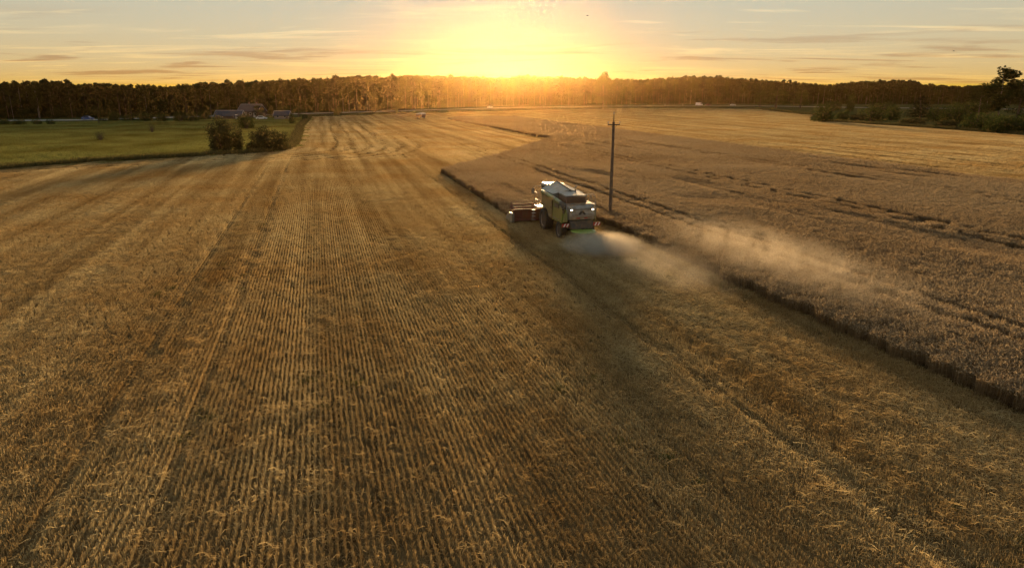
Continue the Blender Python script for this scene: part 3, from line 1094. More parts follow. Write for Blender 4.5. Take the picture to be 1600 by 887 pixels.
tree(1250, 170, 141, 34, 'round', 'rightmost round tree of the three by the road', 'round_tree')
for px, base, top, w, kl, lab in (
        (1287, 191, 163, 40, BUSH, 'dark rounded bush at the corner of the field, leftmost of the scrub'),
        (1318, 189, 170, 24, BUSH, 'small light green bush right of the corner bush'),
        (1340, 190, 176, 26, DRYBUSH, 'low brownish bush at the field edge in the scrub'),
        (1360, 189, 165, 48, BUSH, 'wide bush in the middle of the scrub'),
        (1392, 188, 165, 34, BUSH, 'dark bush left of the conical tree in the scrub'),
        (1465, 190, 166, 40, BUSH, 'light green bush right of the conical tree'),
        (1500, 192, 163, 60, BUSH, 'broad green bush between conical tree and tall right trees'),
        (1425, 196, 184, 40, DRYBUSH, 'low dry bush on the field margin below the conical tree'),
        (1478, 201, 187, 36, DRYBUSH, 'low dry bush on the field margin below the tall right trees'),
        (1533, 204, 174, 60, BUSH, 'large dark bush under the tall trees at right'),
        (1570, 208, 178, 60, BUSH, 'large dark bush nearest the right picture edge'),
        (1610, 210, 176, 70, BUSH, 'dark bush cut by the right picture edge'),
        (1328, 174, 148, 18, BUSH, 'slim bush behind the scrub'),
        (1300, 173, 158, 30, BUSH, 'far green bush behind the corner bush'),
        (1375, 174, 160, 50, BUSH, 'far green bush behind the middle of the scrub'),
        (1510, 178, 158, 60, BUSH, 'far green bush behind the broad green bush')):
    bush(px, base, top, w, kl, lab)
tree(1437, 188, 145, 42, 'spruce', 'dark conical tree rising out of the scrub', 'conical_tree')
tree(1556, 200, 105, 50, 'birch', 'tall tree with broken crown against the sky at right', 'tall_tree')
tree(1526, 196, 128, 36, 'oak', 'dark tree left of the tall broken crown at right', 'dark_tree')
tree(1585, 203, 122, 56, 'oak', 'dark tree at the right picture edge beside the tall one', 'dark_tree')
tree(1630, 203, 112, 60, 'oak', 'dark tree just cut off by the right picture edge', 'dark_tree')

# ------------------------------------------------------------------ farmstead
M_blue = plain('blue grey sheet roof', (0.04, 0.045, 0.065), .85, var=.25)
M_wall = plain('weathered plaster', (0.30, 0.26, 0.22), .85, var=.2)
M_timber = plain('dark timber wall', (0.10, 0.07, 0.05), .85, var=.2)
M_roofd = plain('dark roof tiles', (0.07, 0.05, 0.05), .8, var=.2)
M_trim = plain('white trim', (0.62, 0.58, 0.55), .6)
M_glass = plain('dark glass', (0.02, 0.025, 0.03), .12)
M_brick = plain('chimney brick', (0.28, 0.16, 0.11), .85)
M_white = plain('white vehicle paint', (0.72, 0.72, 0.72), .3, var=.05, coat=.4)
M_red = plain('dark red vehicle paint', (0.16, 0.035, 0.03), .3, var=.05, coat=.4)
M_bluecar = plain('blue vehicle paint', (0.05, 0.09, 0.26), .3, var=.05, coat=.4)
M_rubber = plain('rubber', (0.035, 0.028, 0.022), .85, var=.2, scale=6, dirt=(0.085, 0.055, 0.03))
M_rim = plain('wheel rim', (0.40, 0.38, 0.36), .4)


def house(name, x, y, rz, L, W, eave, ridge, wall, roof, label, windows=3, chimneys=()):
    root = empty(name, (x, y, 0), rz)
    tag(root, label, 'building')
    MB().box(-L / 2, L / 2, -W / 2, W / 2, 0, eave).build('wall', wall, root)
    for s in (-1, 1):
        MB().prism([(-L / 2, eave), (L / 2, eave), (L / 2, eave + .01), (-L / 2, eave + .01)], 0, .01, 'y') if False else None
    for e in (-1, 1):
        MB().prism([(-W / 2, eave), (W / 2, eave), (0, ridge - .1)], e * (L / 2 - .16), e * (L / 2), 'x').build('gable', wall, root)
    sl = (ridge - eave) / (W / 2)
    for s in (-1, 1):
        o = .45
        prof = [(s * (W / 2 + o), eave - sl * o), (s * .0, ridge), (s * .0, ridge + .14), (s * (W / 2 + o), eave - sl * o + .14)]
        MB().prism(prof, -L / 2 - .4, L / 2 + .4, 'x').build('roof', roof, root)
        # barge boards on the verge
        for e in (-1, 1):
            b = e * (L / 2 + .4)
            MB().prism([(p[0], p[1] - .06) for p in prof[:2]] + [(prof[2][0], prof[2][1] + .04), (prof[3][0], prof[3][1] + .04)], b, b + e * .06, 'x').build('barge_board', M_trim, root)
    MB().box(-L / 2 - .4, L / 2 + .4, -.12, .12, ridge + .08, ridge + .2).build('ridge_cap', M_trim, root)
    for k in range(windows):
        cx_ = -L / 2 + L * (k + .5) / windows
        f = MB().box(cx_ - .5, cx_ + .5, -W / 2 - .06, -W / 2 + .02, .9, min(2.0, eave - .2)).build('window', M_trim, root)
        MB().box(cx_ - .4, cx_ + .4, -W / 2 - .075, -W / 2 - .062, 1.0, min(1.9, eave - .3)).build('pane', M_glass, f)
    d = MB().box(L * .28, L * .28 + .9, -W / 2 - .05, -W / 2 + .02, 0, 2.0).build('door', M_timber if wall is not M_timber else M_trim, root) if L > 5 else None
    for cx_, cy_ in chimneys:
        MB().box(cx_ - .3, cx_ + .3, cy_ - .3, cy_ + .3, ridge - 1.2, ridge + .9).box(cx_ - .36, cx_ + .36, cy_ - .36, cy_ + .36, ridge + .9, ridge + 1.0).build('chimney', M_brick, root)
    return root


x, y, _ = gp(360, 186.5)
house('barn', x, y, R(6), 10.2, 6.0, 1.5, 3.4, M_timber, M_blue, 'low barn with a blue grey sheet roof left of the farmyard', 2)
x, y, _ = gp(377, 184)
house('farmhouse', x + 2, y + 8, R(-12), 9.5, 6.8, 2.7, 5.4, M_timber, M_roofd, 'dark farmhouse with two chimneys behind the blue roofed barn', 4, ((-1.2, 0.2), (2.4, 0.2)))
x, y, _ = gp(442, 187)
house('shed', x, y, R(4), 5.6, 4.0, 1.8, 3.3, M_wall, M_blue, 'small shed with pale wall and blue roof right of the white car', 2)


def car(name, x, y, rz, paint, label, kind='car'):
    root = empty(name, (x, y, 0.012), rz)
    tag(root, label, 'van' if kind == 'van' else 'car', 'vehicles on the country road' if kind != 'parked' else None)
    if kind == 'van':
        prof = [(-2.7, .35), (2.7, .35), (2.75, .9), (2.55, 1.15), (1.7, 2.2), (1.4, 2.4), (-2.65, 2.45), (-2.75, 1.4)]
        win = [(1.0, 1.35), (2.25, 1.35), (1.68, 2.05), (1.0, 2.1)]
        Wd, wb, wr = 1.95, 1.65, .35
    else:
        prof = [(-2.1, .30), (2.1, .30), (2.18, .55), (2.1, .78), (1.15, .92), (.45, 1.42), (-1.05, 1.47), (-1.8, 1.0), (-2.15, .9)]
        win = [(-1.5, .95), (.95, .93), (.38, 1.33), (-.95, 1.38)]
        Wd, wb, wr = 1.75, 1.3, .32
    body = MB().prism(prof, -Wd / 2, Wd / 2, 'y').build('body', paint, root, bevel=.07)
    for s in (-1, 1):
        MB().prism(win, s * (Wd / 2 + .004), s * (Wd / 2 + .016), 'y').build('side_window', M_glass, root)
    wz = (1.0, 1.35) if kind != 'van' else (1.3, 2.15)
    MB().hull8([(-2.2 if kind != 'van' else -2.79, -Wd * .38, wz[0]), (-1.6 if kind != 'van' else -2.7, -Wd * .38, wz[0]), (-1.6 if kind != 'van' else -2.7, Wd * .38, wz[0]), (-2.2 if kind != 'van' else -2.79, Wd * .38, wz[0]),
                (-1.5 if kind != 'van' else -2.75, -Wd * .34, wz[1]), (-1.2 if kind != 'van' else -2.66, -Wd * .34, wz[1]), (-1.2 if kind != 'van' else -2.66, Wd * .34, wz[1]), (-1.5 if kind != 'van' else -2.75, Wd * .34, wz[1])]).build('rear_window', M_glass, root)
    for sx in (-1, 1):
        for sy in (-1, 1):
            w = MB().lathe([(-.11, wr * .6), (-.11, wr * .95), (-.07, wr), (.07, wr), (.11, wr * .95), (.11, wr * .6)], (sx * wb, sy * (Wd / 2 - .06), wr), 'y', 16).build('wheel', M_rubber, root)
            MB().lathe([(-.115, wr * .2), (-.12, wr * .58), (.12, wr * .58), (.115, wr * .2)], (sx * wb, sy * (Wd / 2 - .06), wr), 'y', 12).build('rim', M_rim, w)
    return root


def road_spot(px, base):
    x, y, _ = gp(px, base)
    return x, y


def on_road(px):                               # the point of the road seen at image column px
    best = None
    for a, b in zip(road_pts[:-1], road_pts[1:]):
        for t in np.linspace(0, 1, 60):
            x, y = a[0] + (b[0] - a[0]) * t, a[1] + (b[1] - a[1]) * t
            d = abs(px_of(x, y) - px)
            if best is None or d < best[0]:
                best = (d, x, y, math.atan2(b[1] - a[1], b[0] - a[0]))
    return best[1:]


for px, paint, kind, lab in ((1093, M_white, 'van', 'white van on the far road, left of the dark red car'), (1106, M_red, 'car', 'dark red car close behind the white van on the road'),
                             (1145, M_white, 'car', 'white car on the road nearest the three round trees'), (766, M_white, 'car', 'white car on the road in the glare under the sun'),
                             (137, M_bluecar, 'car', 'blue car on the road at the far left by the dark tree')):
    x, y, a = on_road(px)
    car('delivery_van' if kind == 'van' else 'car', x, y, a, paint, lab, kind)
x, y, _ = gp(409, 187)
car('farmyard_car', x, y, R(12), M_white, 'white car parked between the barn and the small shed', 'parked')

# roadside marker posts
for px, lab in ((1037, 'thin pale marker post on the road verge left of the white van'), (1064, 'thin pale marker post closest to the white van')):
    x, y, a = on_road(px)
    root = empty('marker_post', (x, y - 6, 0))
    tag(root, lab, 'post', 'roadside marker posts')
    MB().prism([(-.09, -.06), (.09, -.06), (.06, .06), (-.06, .06)], 0, 1.9, 'z').build('post', M_trim, root)
    MB().box(-.10, .10, -.068, -.062, 1.4, 1.65).build('reflector', M_red, root)

# pale trailer standing out in the far stubble
x, y, _ = gp(658, 186)
tr = empty('grain_trailer', (x, y, 0), R(-18))
tag(tr, 'small pale grain trailer with brown body far out in the stubble', 'trailer')
M_brown = plain('brown trailer paint', (0.20, 0.10, 0.05), .6)
MB().hull8([(-1.1, -2.2, .9), (1.1, -2.2, .9), (1.1, 2.2, .9), (-1.1, 2.2, .9), (-1.25, -2.3, 1.9), (1.25, -2.3, 1.9), (1.25, 2.3, 1.9), (-1.25, 2.3, 1.9)]).build('body', M_brown, tr)
MB().prism([(-1.28, 1.91), (1.28, 1.91), (1.2, 2.25), (0, 2.5), (-1.2, 2.25)], -2.32, 2.32, 'y').build('cover', M_trim, tr)
MB().box(-.5, .5, -2.2, 2.2, .62, .9).tube([(0, 2.2, .7), (0, 4.0, .55)], .07).build('chassis', M_rubber, tr)
for sx in (-1, 1):
    for sy in (-1.2, 1.2):
        w = MB().lathe([(-.16, .3), (-.16, .48), (-.1, .52), (.1, .52), (.16, .48), (.16, .3)], (sx * .95, sy, .52), 'x', 16).build('wheel', M_rubber, tr)
        MB().lathe([(-.17, .1), (-.175, .29), (.175, .29), (.17, .1)], (sx * .95, sy, .52), 'x', 12).build('rim', M_rim, w)

# ------------------------------------------------------------------ utility pole in the wheat
M_pole = plain('weathered pole', (0.17, 0.115, 0.075), .85, var=.25, scale=4, bump=.3)
M_iron = plain('rusty iron', (0.09, 0.06, 0.045), .7, .4)
M_porc = plain('porcelain', (0.45, 0.40, 0.36), .25)
px0, py0, _ = gp(953.5, 327, .78)
top = z_at(py0, 190.5)
rod = z_at(py0, 177)
pole = empty('utility_pole', (px0, py0, 0), R(4))
tag(pole, 'tall bare utility pole with crossarm standing in the wheat behind the harvester', 'pole')
MB().tube([(0, 0, 0), (0, 0, top * .3), (0, 0, top * .7), (0, 0, top)], [.165, .15, .125, .105], 14).build('shaft', M_pole, pole, smooth=True)
MB().tube([(0, 0, top - .05), (0, 0, rod)], [.035, .025], 8).build('top_rod', M_iron, pole)
zc = z_at(py0, 195)
arm = MB().box(-.52, .52, -.165, -.085, zc - .05, zc + .05).build('crossarm', M_iron, pole)
MB().tube([(-.3, -.13, zc), (0, -.12, zc - .38), (.3, -.13, zc)], .018, 6).build('brace', M_iron, arm)
for sx in (-1, 1):
    MB().tube([(sx * .5, -.125, zc + .04), (sx * .5, -.125, zc + .2)], .014, 6).build('pin', M_iron, arm)
    MB().lathe([(.12, .03), (.14, .07), (.19, .075), (.21, .05), (.26, .06), (.30, .035), (.32, .015)], (sx * .5, -.125, zc), 'z', 12).build('insulator', M_porc, pole, smooth=True)
MB().lathe([(-.02, .03), (.0, .07), (.05, .075), (.07, .05), (.12, .06), (.16, .035), (.18, .015)], (0, 0, rod - .06), 'z', 12).build('insulator', M_porc, pole, smooth=True)

# ------------------------------------------------------------------ combine harvester
M_green = plain('green machine paint', (0.17, 0.20, 0.035), .42, var=.08, coat=.2, dirt=(0.20, 0.145, 0.055), scale=1.7)
M_olive = plain('dusty olive panel', (0.21, 0.175, 0.075), .5, var=.1, dirt=(0.15, 0.105, 0.045), scale=1.5)
M_dgreen = plain('vivid green paint', (0.24, 0.33, 0.04), .38, var=.08, coat=.3, scale=2)
M_cream = plain('light grey machine paint', (0.27, 0.24, 0.20), .45, var=.08, coat=.1, dirt=(0.16, 0.12, 0.075), scale=1.9)
M_pale = plain('pale tank cover', (0.42, 0.38, 0.32), .5, var=.08, dirt=(0.27, 0.21, 0.14), scale=1.6)
M_grey = plain('mid grey machine paint', (0.22, 0.21, 0.20), .5, var=.1, dirt=(0.20, 0.15, 0.09))
M_black = plain('black chassis', (0.035, 0.030, 0.026), .6, var=.2, dirt=(0.11, 0.07, 0.035), scale=3)
M_reel = plain('red reel paint', (0.19, 0.055, 0.028), .65, var=.15, dirt=(0.15, 0.075, 0.035))
M_steel = plain('worn steel', (0.36, 0.33, 0.30), .4, .7, var=.15)
M_lamp = plain('lit lamp', (0.9, 0.9, 0.85), .3, emit=(1.0, 0.88, 0.68), estr=4.0)
M_warnw = plain('reflective white', (0.75, 0.73, 0.70), .4)
M_warnr = plain('reflective red', (0.38, 0.03, 0.02), .4)
M_amber = plain('amber lens', (0.55, 0.20, 0.02), .3)

hx, hy = uv(18.72, 52.75)
CB = empty('combine_harvester', (hx, hy, 0), -HEAD, (.89, .96, .96))
tag(CB, 'green combine harvester seen from behind, cutting the edge of the standing wheat', 'harvester')


def tyre(x, y, r, w, lugs, name):
    wp = MB().lathe([(-w * .36, r * .60), (-w * .5, r * .68), (-w * .5, r * .88), (-w * .42, r * .945), (0, r * .96), (w * .42, r * .945), (w * .5, r * .88), (w * .5, r * .68), (w * .36, r * .60)], (0, 0, 0), 'x', 36, True)
    o = wp.build(name, M_rubber, CB, smooth=True)
    o.location = (x, y, r)
    lg = MB()
    for k in range(lugs):
        for s in (-1, 1):
            a0 = 2 * math.pi * (k + (.5 if s > 0 else 0)) / lugs
            pts = []
            for rr in (.93, 1.0):
                for t, xx in ((0, .02), (.16, .02), (.30, .47), (.14, .47)):
                    a = a0 + t * 2 * math.pi / lugs * 2.2
                    q = r * rr * (1 if xx < .2 else .975)
                    pts.append((s * xx * w, q * math.cos(a), q * math.sin(a)))
            lg.hull8(pts)
    lg.build('tread_lugs', M_rubber, o)
    for s in (-1, 1):
        MB().lathe([(s * w * .18, r * .1), (s * w * .20, r * .30), (s * w * .30, r * .50), (s * w * .40, r * .61)], (0, 0, 0), 'x', 28, False).build('rim', M_cream, o, smooth=True)
        MB().lathe([(s * w * .17, r * .02), (s * w * .17, r * .13), (s * w * .32, r * .12), (s * w * .34, r * .02)], (0, 0, 0), 'x', 16).build('hub', M_grey, o)
    return o


for s in (-1, 1):
    tyre(s * 1.30, 0, .96, .78, 18, 'front_wheel')
    tyre(s * 1.28, -3.75, .72, .55, 16, 'rear_wheel')
MB().tube([(-1.0, 0, .96), (1.0, 0, .96)], .16, 12).box(-.5, .5, -.35, .35, .8, 1.2).build('front_axle', M_black, CB)
MB().tube([(-1.05, -3.75, .72), (1.05, -3.75, .72)], .11, 10).box(-.25, .25, -3.95, -3.55, .72, 1.15).build('rear_axle', M_black, CB)
MB().hull8([(-.82, -5.0, 1.0), (.82, -5.0, 1.0), (.82, 1.2, .85), (-.82, 1.2, .85), (-.95, -5.05, 1.72), (.95, -5.05, 1.72), (.95, 1.3, 1.9), (-.95, 1.3, 1.9)]).build('chassis', M_black, CB, bevel=.04)
# threshing body behind the panels
MB().prism([(-4.9, 1.66), (.85, 1.66), (.85, 3.0), (-2.0, 3.0), (-4.7, 2.72), (-5.0, 2.4)], -1.28, 1.28, 'x').build('body_shell', M_grey, CB)
# side panels: front panel arches over the drive wheel, the rear one bulges
for s in (-1, 1):
    o = s * 1.30
    MB().prism([(-1.95, 1.30), (-.98, 1.34), (-.62, 1.86), (.30, 2.02), (.92, 2.06), (.92, 3.02), (-1.95, 2.98)], o, o + s * .17, 'x').build('front_side_panel', M_olive, CB, bevel=.05)
    MB().hull8([(o, -4.45, 1.36), (o + s * .22, -4.35, 1.36), (o + s * .19, -2.0, 1.30), (o, -2.0, 1.30),
                (o, -4.55, 2.62), (o + s * .14, -4.40, 2.62), (o + s * .12, -2.0, 2.97), (o, -2.0, 2.97)]).build('rear_side_panel', M_green, CB, bevel=.06)
    MB().box(*sorted((o + s * .20, o + s * .235)), -3.9, -2.15, 1.50, 1.56).build('panel_trim', M_cream, CB)
    MB().box(*sorted((o + s * .18, o + s * .20)), -1.80, -1.0, 1.55, 1.60).build('panel_trim', M_cream, CB)
    MB().hull8([(o - s * .05, -5.12, 1.55), (o + s * .13, -4.9, 1.55), (o + s * .16, -4.47, 1.40), (o - s * .05, -4.47, 1.40),
                (o - s * .1, -5.0, 2.50), (o + s * .05, -4.85, 2.50), (o + s * .10, -4.56, 2.62), (o - s * .05, -4.56, 2.62)]).build('rear_corner', M_green, CB, bevel=.06)
    # slatted vent, latch and seam on the side
    vt = MB().box(*sorted((o + s * .13, o + s * .185)), -3.6, -2.5, 2.42, 2.74).build('side_vent', M_black, CB)
    for k in range(4):
        MB().box(*sorted((o + s * .186, o + s * .20)), -3.55, -2.55, 2.46 + k * .07, 2.485 + k * .07).build('vent_slat', M_grey, vt)
    MB().box(*sorted((o + s * .18, o + s * .215)), -1.99, -1.96, 1.34, 2.95).build('panel_seam', M_black, CB)
    MB().box(*sorted((o + s * .18, o + s * .22)), -1.75, -1.55, 2.2, 2.26).build('panel_latch', M_black, CB)
    MB().tube([(o - s * .1, -2.2, 1.28), (o + s * .02, -3.0, 1.12), (o - s * .12, -3.8, 1.22)], .025, 6).build('hose', M_black, CB)
    # round air intake on the rear corner
    MB().lathe([(s * .0, .06), (s * .0, .19), (s * .05, .19), (s * .06, .06)], (o + s * .10, -4.62, 2.36), 'x', 18).build('air_intake', M_black, CB)
# rear hood: pale raked back panel with rounded shoulders
hood = MB().prism([(-4.9, 1.70), (-5.22, 1.74), (-5.28, 2.05), (-5.16, 2.62), (-5.02, 2.74), (-4.6, 2.80), (-4.45, 2.78)], -1.16, 1.16, 'x').build('rear_hood', M_cream, CB, bevel=.07)
for dx0, dx1 in ((-.52, -.22), (.18, .48)):
    MB().box(dx0, dx1, -5.30, -5.24, 1.84, 1.92).build('tail_lamp', M_warnr, hood)
# emblem: dark chevron with a notched foot, set in a wide grey band
MB().prism([(-.88, 1.99), (.88, 1.99), (.94, 2.22), (.42, 2.22), (.20, 2.10), (-.20, 2.10), (-.42, 2.22), (-.94, 2.22)], -5.31, -5.24, 'y').build('hood_band', M_grey, hood)
MB().prism([(-.34, 2.14), (-.12, 2.44), (.12, 2.44), (.34, 2.14), (.17, 2.14), (.0, 2.34), (-.17, 2.14)], -5.30, -5.19, 'y').build('emblem', M_black, hood)
MB().box(-1.0, 1.0, -5.235, -5.14, 2.56, 2.58).build('hood_seam', M_black, hood)
for lx in (-.96, .96):
    MB().box(lx - .15, lx + .15, -5.24, -5.12, 2.46, 2.60).build('lamp_housing', M_black, CB)
    MB().box(lx - .075, lx + .075, -5.262, -5.245, 2.49, 2.57).build('rear_work_lamp', M_lamp, CB)
MB().lathe([(0, .01), (.0, .075), (.04, .075), (.05, .01)], (-1.50, -4.44, 2.70), 'y', 12).build('side_work_lamp', M_lamp, CB)
MB().box(-1.60, -1.42, -4.40, -4.30, 2.62, 2.78).build('lamp_housing', M_black, CB)
# engine deck and cooling box
MB().box(-1.12, 1.12, -4.45, -2.2, 2.78, 2.86).build('engine_deck', M_cream, CB)
MB().hull8([(-.98, -4.0, 2.86), (.90, -4.0, 2.86), (.90, -2.1, 2.86), (-.98, -2.1, 2.86), (-.95, -3.85, 3.34), (.88, -3.85, 3.34), (.88, -2.1, 3.40), (-.95, -2.1, 3.40)]).build('engine_cover', M_brown, CB, bevel=.05)
for k in range(5):
    MB().box(-.85, .78, -4.03, -3.97, 2.93 + k * .075, 2.95 + k * .075).build('louvre', M_black, CB)
MB().hull8([(-1.02, -3.95, 3.40), (.96, -3.95, 3.40), (.96, -2.0, 3.46), (-1.02, -2.0, 3.46), (-1.0, -3.9, 3.47), (.94, -3.9, 3.47), (.94, -2.0, 3.55), (-1.0, -2.0, 3.55)]).build('rear_roof_plate', M_cream, CB, bevel=.02)
MB().tube([(.55, -2.3, 3.4), (.55, -2.3, 3.95), (.55, -2.5, 4.05)], .07, 10).build('exhaust_pipe', M_steel, CB)
# grain tank with opened covers flaring outward
MB().hull8([(-1.28, -1.9, 3.0), (1.28, -1.9, 3.0), (1.28, .85, 3.0), (-1.28, .85, 3.0), (-1.34, -1.95, 3.42), (1.34, -1.95, 3.42), (1.34, .9, 3.42), (-1.34, .9, 3.42)]).build('grain_tank', M_grey, CB, bevel=.03)
for p in ([(-1.46, 1.0, 3.40), (-1.42, -1.95, 3.36), (.10, -2.0, 3.62), (-.05, 1.05, 3.98)], [(1.46, -1.95, 3.36), (1.46, 1.0, 3.40), (.12, 1.05, 3.98), (.26, -2.0, 3.62)]):
    n_ = (Vector(p[1]) - Vector(p[0])).cross(Vector(p[3]) - Vector(p[0])).normalized() * .03
    MB().hull8([Vector(q) - n_ for q in p] + [Vector(q) + n_ for q in p]).build('tank_cover', M_pale, CB)
MB().tube([(.035, 1.06, 4.0), (.18, -2.02, 3.65)], .05, 6).build('cover_seam', M_black, CB)
MB().hull8([(-1.30, .86, 3.42), (1.30, .86, 3.42), (1.30, .92, 3.42), (-1.30, .92, 3.42), (-.08, .94, 3.92), (.12, .94, 3.92), (.12, 1.0, 3.92), (-.08, 1.0, 3.92)]).build('tank_gable', M_grey, CB)
# unloading auger folded back along the left side
aug = MB().tube([(-1.32, .55, 3.02), (-1.52, .45, 3.22), (-1.56, .1, 3.26), (-1.52, -2.0, 3.12), (-1.46, -4.15, 2.92)], [.19, .19, .19, .18, .18], 16).build('unloading_auger', M_green, CB, smooth=True)
MB().tube([(-1.465, -4.05, 2.93), (-1.455, -4.45, 2.88), (-1.45, -4.68, 2.70), (-1.45, -4.75, 2.52)], [.185, .19, .19, .20], 14).build('spout', M_black, aug, smooth=True)
for yy in (-.9, -2.9):
    MB().lathe([(-.04, .195), (-.04, .215), (.04, .215), (.04, .195)], (-1.545 + (.0 if yy > -2 else .04), yy, 3.20 if yy > -2 else 3.045), 'y', 16).build('auger_band', M_steel, aug)
# ladder and rails on the right of the engine deck
for lx in (1.10, 1.42):
    MB().tube([(lx, -4.85, 1.7), (lx, -4.75, 2.9), (lx, -4.55, 3.45), (lx, -4.2, 3.55), (lx, -3.6, 3.5), (lx, -3.5, 2.9)], .025, 6).build('hand_rail', M_cream, CB)
for k in range(6):
    MB().box(1.11, 1.41, -4.88 + k * .02, -4.80 + k * .02, 1.85 + k * .22, 1.88 + k * .22).build('ladder_rung', M_steel, CB)
MB().box(1.02, 1.48, -4.6, -2.2, 2.80, 2.84).build('service_platform', M_steel, CB)
# cab
MB().prism([(.95, 1.95), (2.35, 1.95), (2.75, 2.35), (2.55, 3.52), (.95, 3.52)], -.86, .86, 'x').build('cab_glass', M_glass, CB, bevel=.04)
MB().hull8([(-.98, .92, 3.53), (.98, .92, 3.53), (.95, 2.85, 3.53), (-.95, 2.85, 3.53), (-.90, 1.0, 3.78), (.90, 1.0, 3.78), (.85, 2.75, 3.74), (-.85, 2.75, 3.74)]).build('cab_roof', M_cream, CB, bevel=.05)
MB().prism([(.93, 1.55), (2.35, 1.55), (2.5, 1.95), (.93, 1.95)], -.9, .9, 'x').build('cab_base', M_green, CB, bevel=.03)
for s in (-1, 1):
    for yy, y2 in ((.97, .97), (2.40, 2.52)):
        MB().tube([(s * .88, yy, 1.95), (s * .88, y2, 3.54)], .045, 6).build('cab_pillar', M_black, CB)
    mr_ = MB().tube([(s * .9, 2.5, 3.45), (s * 1.55, 2.75, 3.40), (s * 1.72, 2.75, 3.25)], .028, 6).build('mirror_arm', M_black, CB)
    MB().box(*sorted((s * 1.60, s * 1.84)), 2.70, 2.78, 2.75, 3.25).build('mirror', M_black, mr_, bevel=.02)
    MB().box(*sorted((s * 1.62, s * 1.82)), 2.688, 2.696, 2.78, 3.22).build('mirror_glass', M_steel, mr_)
# access platform, steps and rail by the cab door on the left
MB().box(-1.72, -.92, 1.0, 2.3, 1.78, 1.84).build('cab_platform', M_steel, CB)
MB().tube([(-1.70, 1.0, 1.84), (-1.70, 1.0, 2.95), (-1.70, 1.3, 3.05), (-1.70, 2.2, 3.0), (-1.70, 2.28, 1.84)], .028, 8).build('platform_rail', M_cream, CB)
MB().tube([(-1.70, 1.0, 2.4), (-1.70, 2.28, 2.4)], .022, 6).build('platform_rail', M_cream, CB)
for k in range(4):
    MB().box(-1.98, -1.66, 1.95, 2.25, .52 + k * .3, .55 + k * .3).build('step', M_steel, CB)
MB().tube([(-1.98, 2.24, .5), (-1.70, 2.24, 1.85)], .02, 6).tube([(-1.98, 1.96, .5), (-1.70, 1.96, 1.85)], .02, 6).build('step_rail', M_steel, CB)
MB().lathe([(0, .07), (.12, .07), (.15, .04)], (-.7, 1.2, 3.78), 'z', 12).build('beacon', M_amber, CB)
# feeder house and header
MB().hull8([(-.72, .9, .9), (.72, .9, .9), (.72, 3.4, .35), (-.72, 3.4, .35), (-.72, .9, 1.75), (.72, .9, 1.75), (.72, 3.4, 1.05), (-.72, 3.4, 1.05)]).build('feeder_house', M_green, CB, bevel=.03)
HW = 3.45
hd_ = MB().hull8([(-HW, 3.40, .22), (HW, 3.40, .22), (HW, 3.46, .22), (-HW, 3.46, .22), (-HW, 3.34, 1.18), (HW, 3.34, 1.18), (HW, 3.42, 1.18), (-HW, 3.42, 1.18)]).box(-HW, HW, 3.25, 3.42, 1.18, 1.32).box(-HW, HW, 3.24, 3.40, .28, .42).build('header', M_reel, CB)
MB().hull8([(-HW, 3.46, .20), (HW, 3.46, .20), (HW, 4.75, .10), (-HW, 4.75, .10), (-HW, 3.46, .24), (HW, 3.46, .24), (HW, 4.75, .13), (-HW, 4.75, .13)]).build('header_floor', M_steel, hd_)
for k in range(9):
    xx = -HW + .1 + k * (2 * HW - .2) / 8
    MB().box(xx - .03, xx + .03, 3.28, 3.34, .42, 1.18).build('header_rib', M_reel, hd_)
ag = MB().tube([(-HW + .1, 3.78, .52), (HW - .1, 3.78, .52)], .17, 14)
ag.build('intake_auger', M_steel, hd_, smooth=True)
fl = MB()
for s in (-1, 1):
    for k in range(46):
        a0, a1 = k * .5, (k + 1) * .5
        xa, xb = s * (HW - .1 - k * .058), s * (HW - .1 - (k + 1) * .058)
        q = [(x_, 3.78 + math.cos(a_ * s) * r_, .52 + math.sin(a_ * s) * r_) for x_, a_, r_ in ((xa, a0, .16), (xb, a1, .16), (xb, a1, .30), (xa, a0, .30))]
        v = [fl.bm.verts.new(c) for c in q]
        fl.bm.faces.new(v)
fl.build('auger_flighting', M_steel, hd_)
for s in (-1, 1):                               # side walls ending in pointed crop dividers
    MB().prism([(3.30, .16), (4.8, .10), (5.75, .16), (5.2, .58), (4.4, .92), (3.30, 1.02)], s * HW, s * (HW + .14), 'x').build('crop_divider', M_cream, hd_, bevel=.03)
    MB().hull8([(*sorted((s * (HW - .02), s * (HW + .30)))[:1], 3.05, .18), (sorted((s * (HW - .02), s * (HW + .30)))[1], 3.05, .18), (sorted((s * (HW - .02), s * (HW + .30)))[1], 3.72, .14), (sorted((s * (HW - .02), s * (HW + .30)))[0], 3.72, .14),
                (sorted((s * (HW - .02), s * (HW + .22)))[0], 3.10, .95), (sorted((s * (HW - .02), s * (HW + .22)))[1], 3.10, .95), (sorted((s * (HW - .02), s * (HW + .22)))[1], 3.68, .98), (sorted((s * (HW - .02), s * (HW + .22)))[0], 3.68, .98)]).build('drive_guard', M_cream, hd_, bevel=.05)
RY, RZ, RR = 4.45, 1.28, .54
reel = MB().tube([(-HW + .12, RY, RZ), (HW - .12, RY, RZ)], .075, 10).build('reel', M_reel, CB)
for k in range(6):
    a = k * math.pi / 3 + .3
    by, bz = RY + math.cos(a) * RR, RZ + math.sin(a) * RR
    bt = MB().tube([(-HW + .14, by, bz), (HW - .14, by, bz)], .034, 6).build('reel_bat', M_reel, reel)
    tn = MB()
    for j in range(46):
        xx = -HW + .2 + j * .147
        tn.tube([(xx, by, bz), (xx, by - .05, bz - .27)], .010, 4, False)
    tn.build('tines', M_steel, reel)
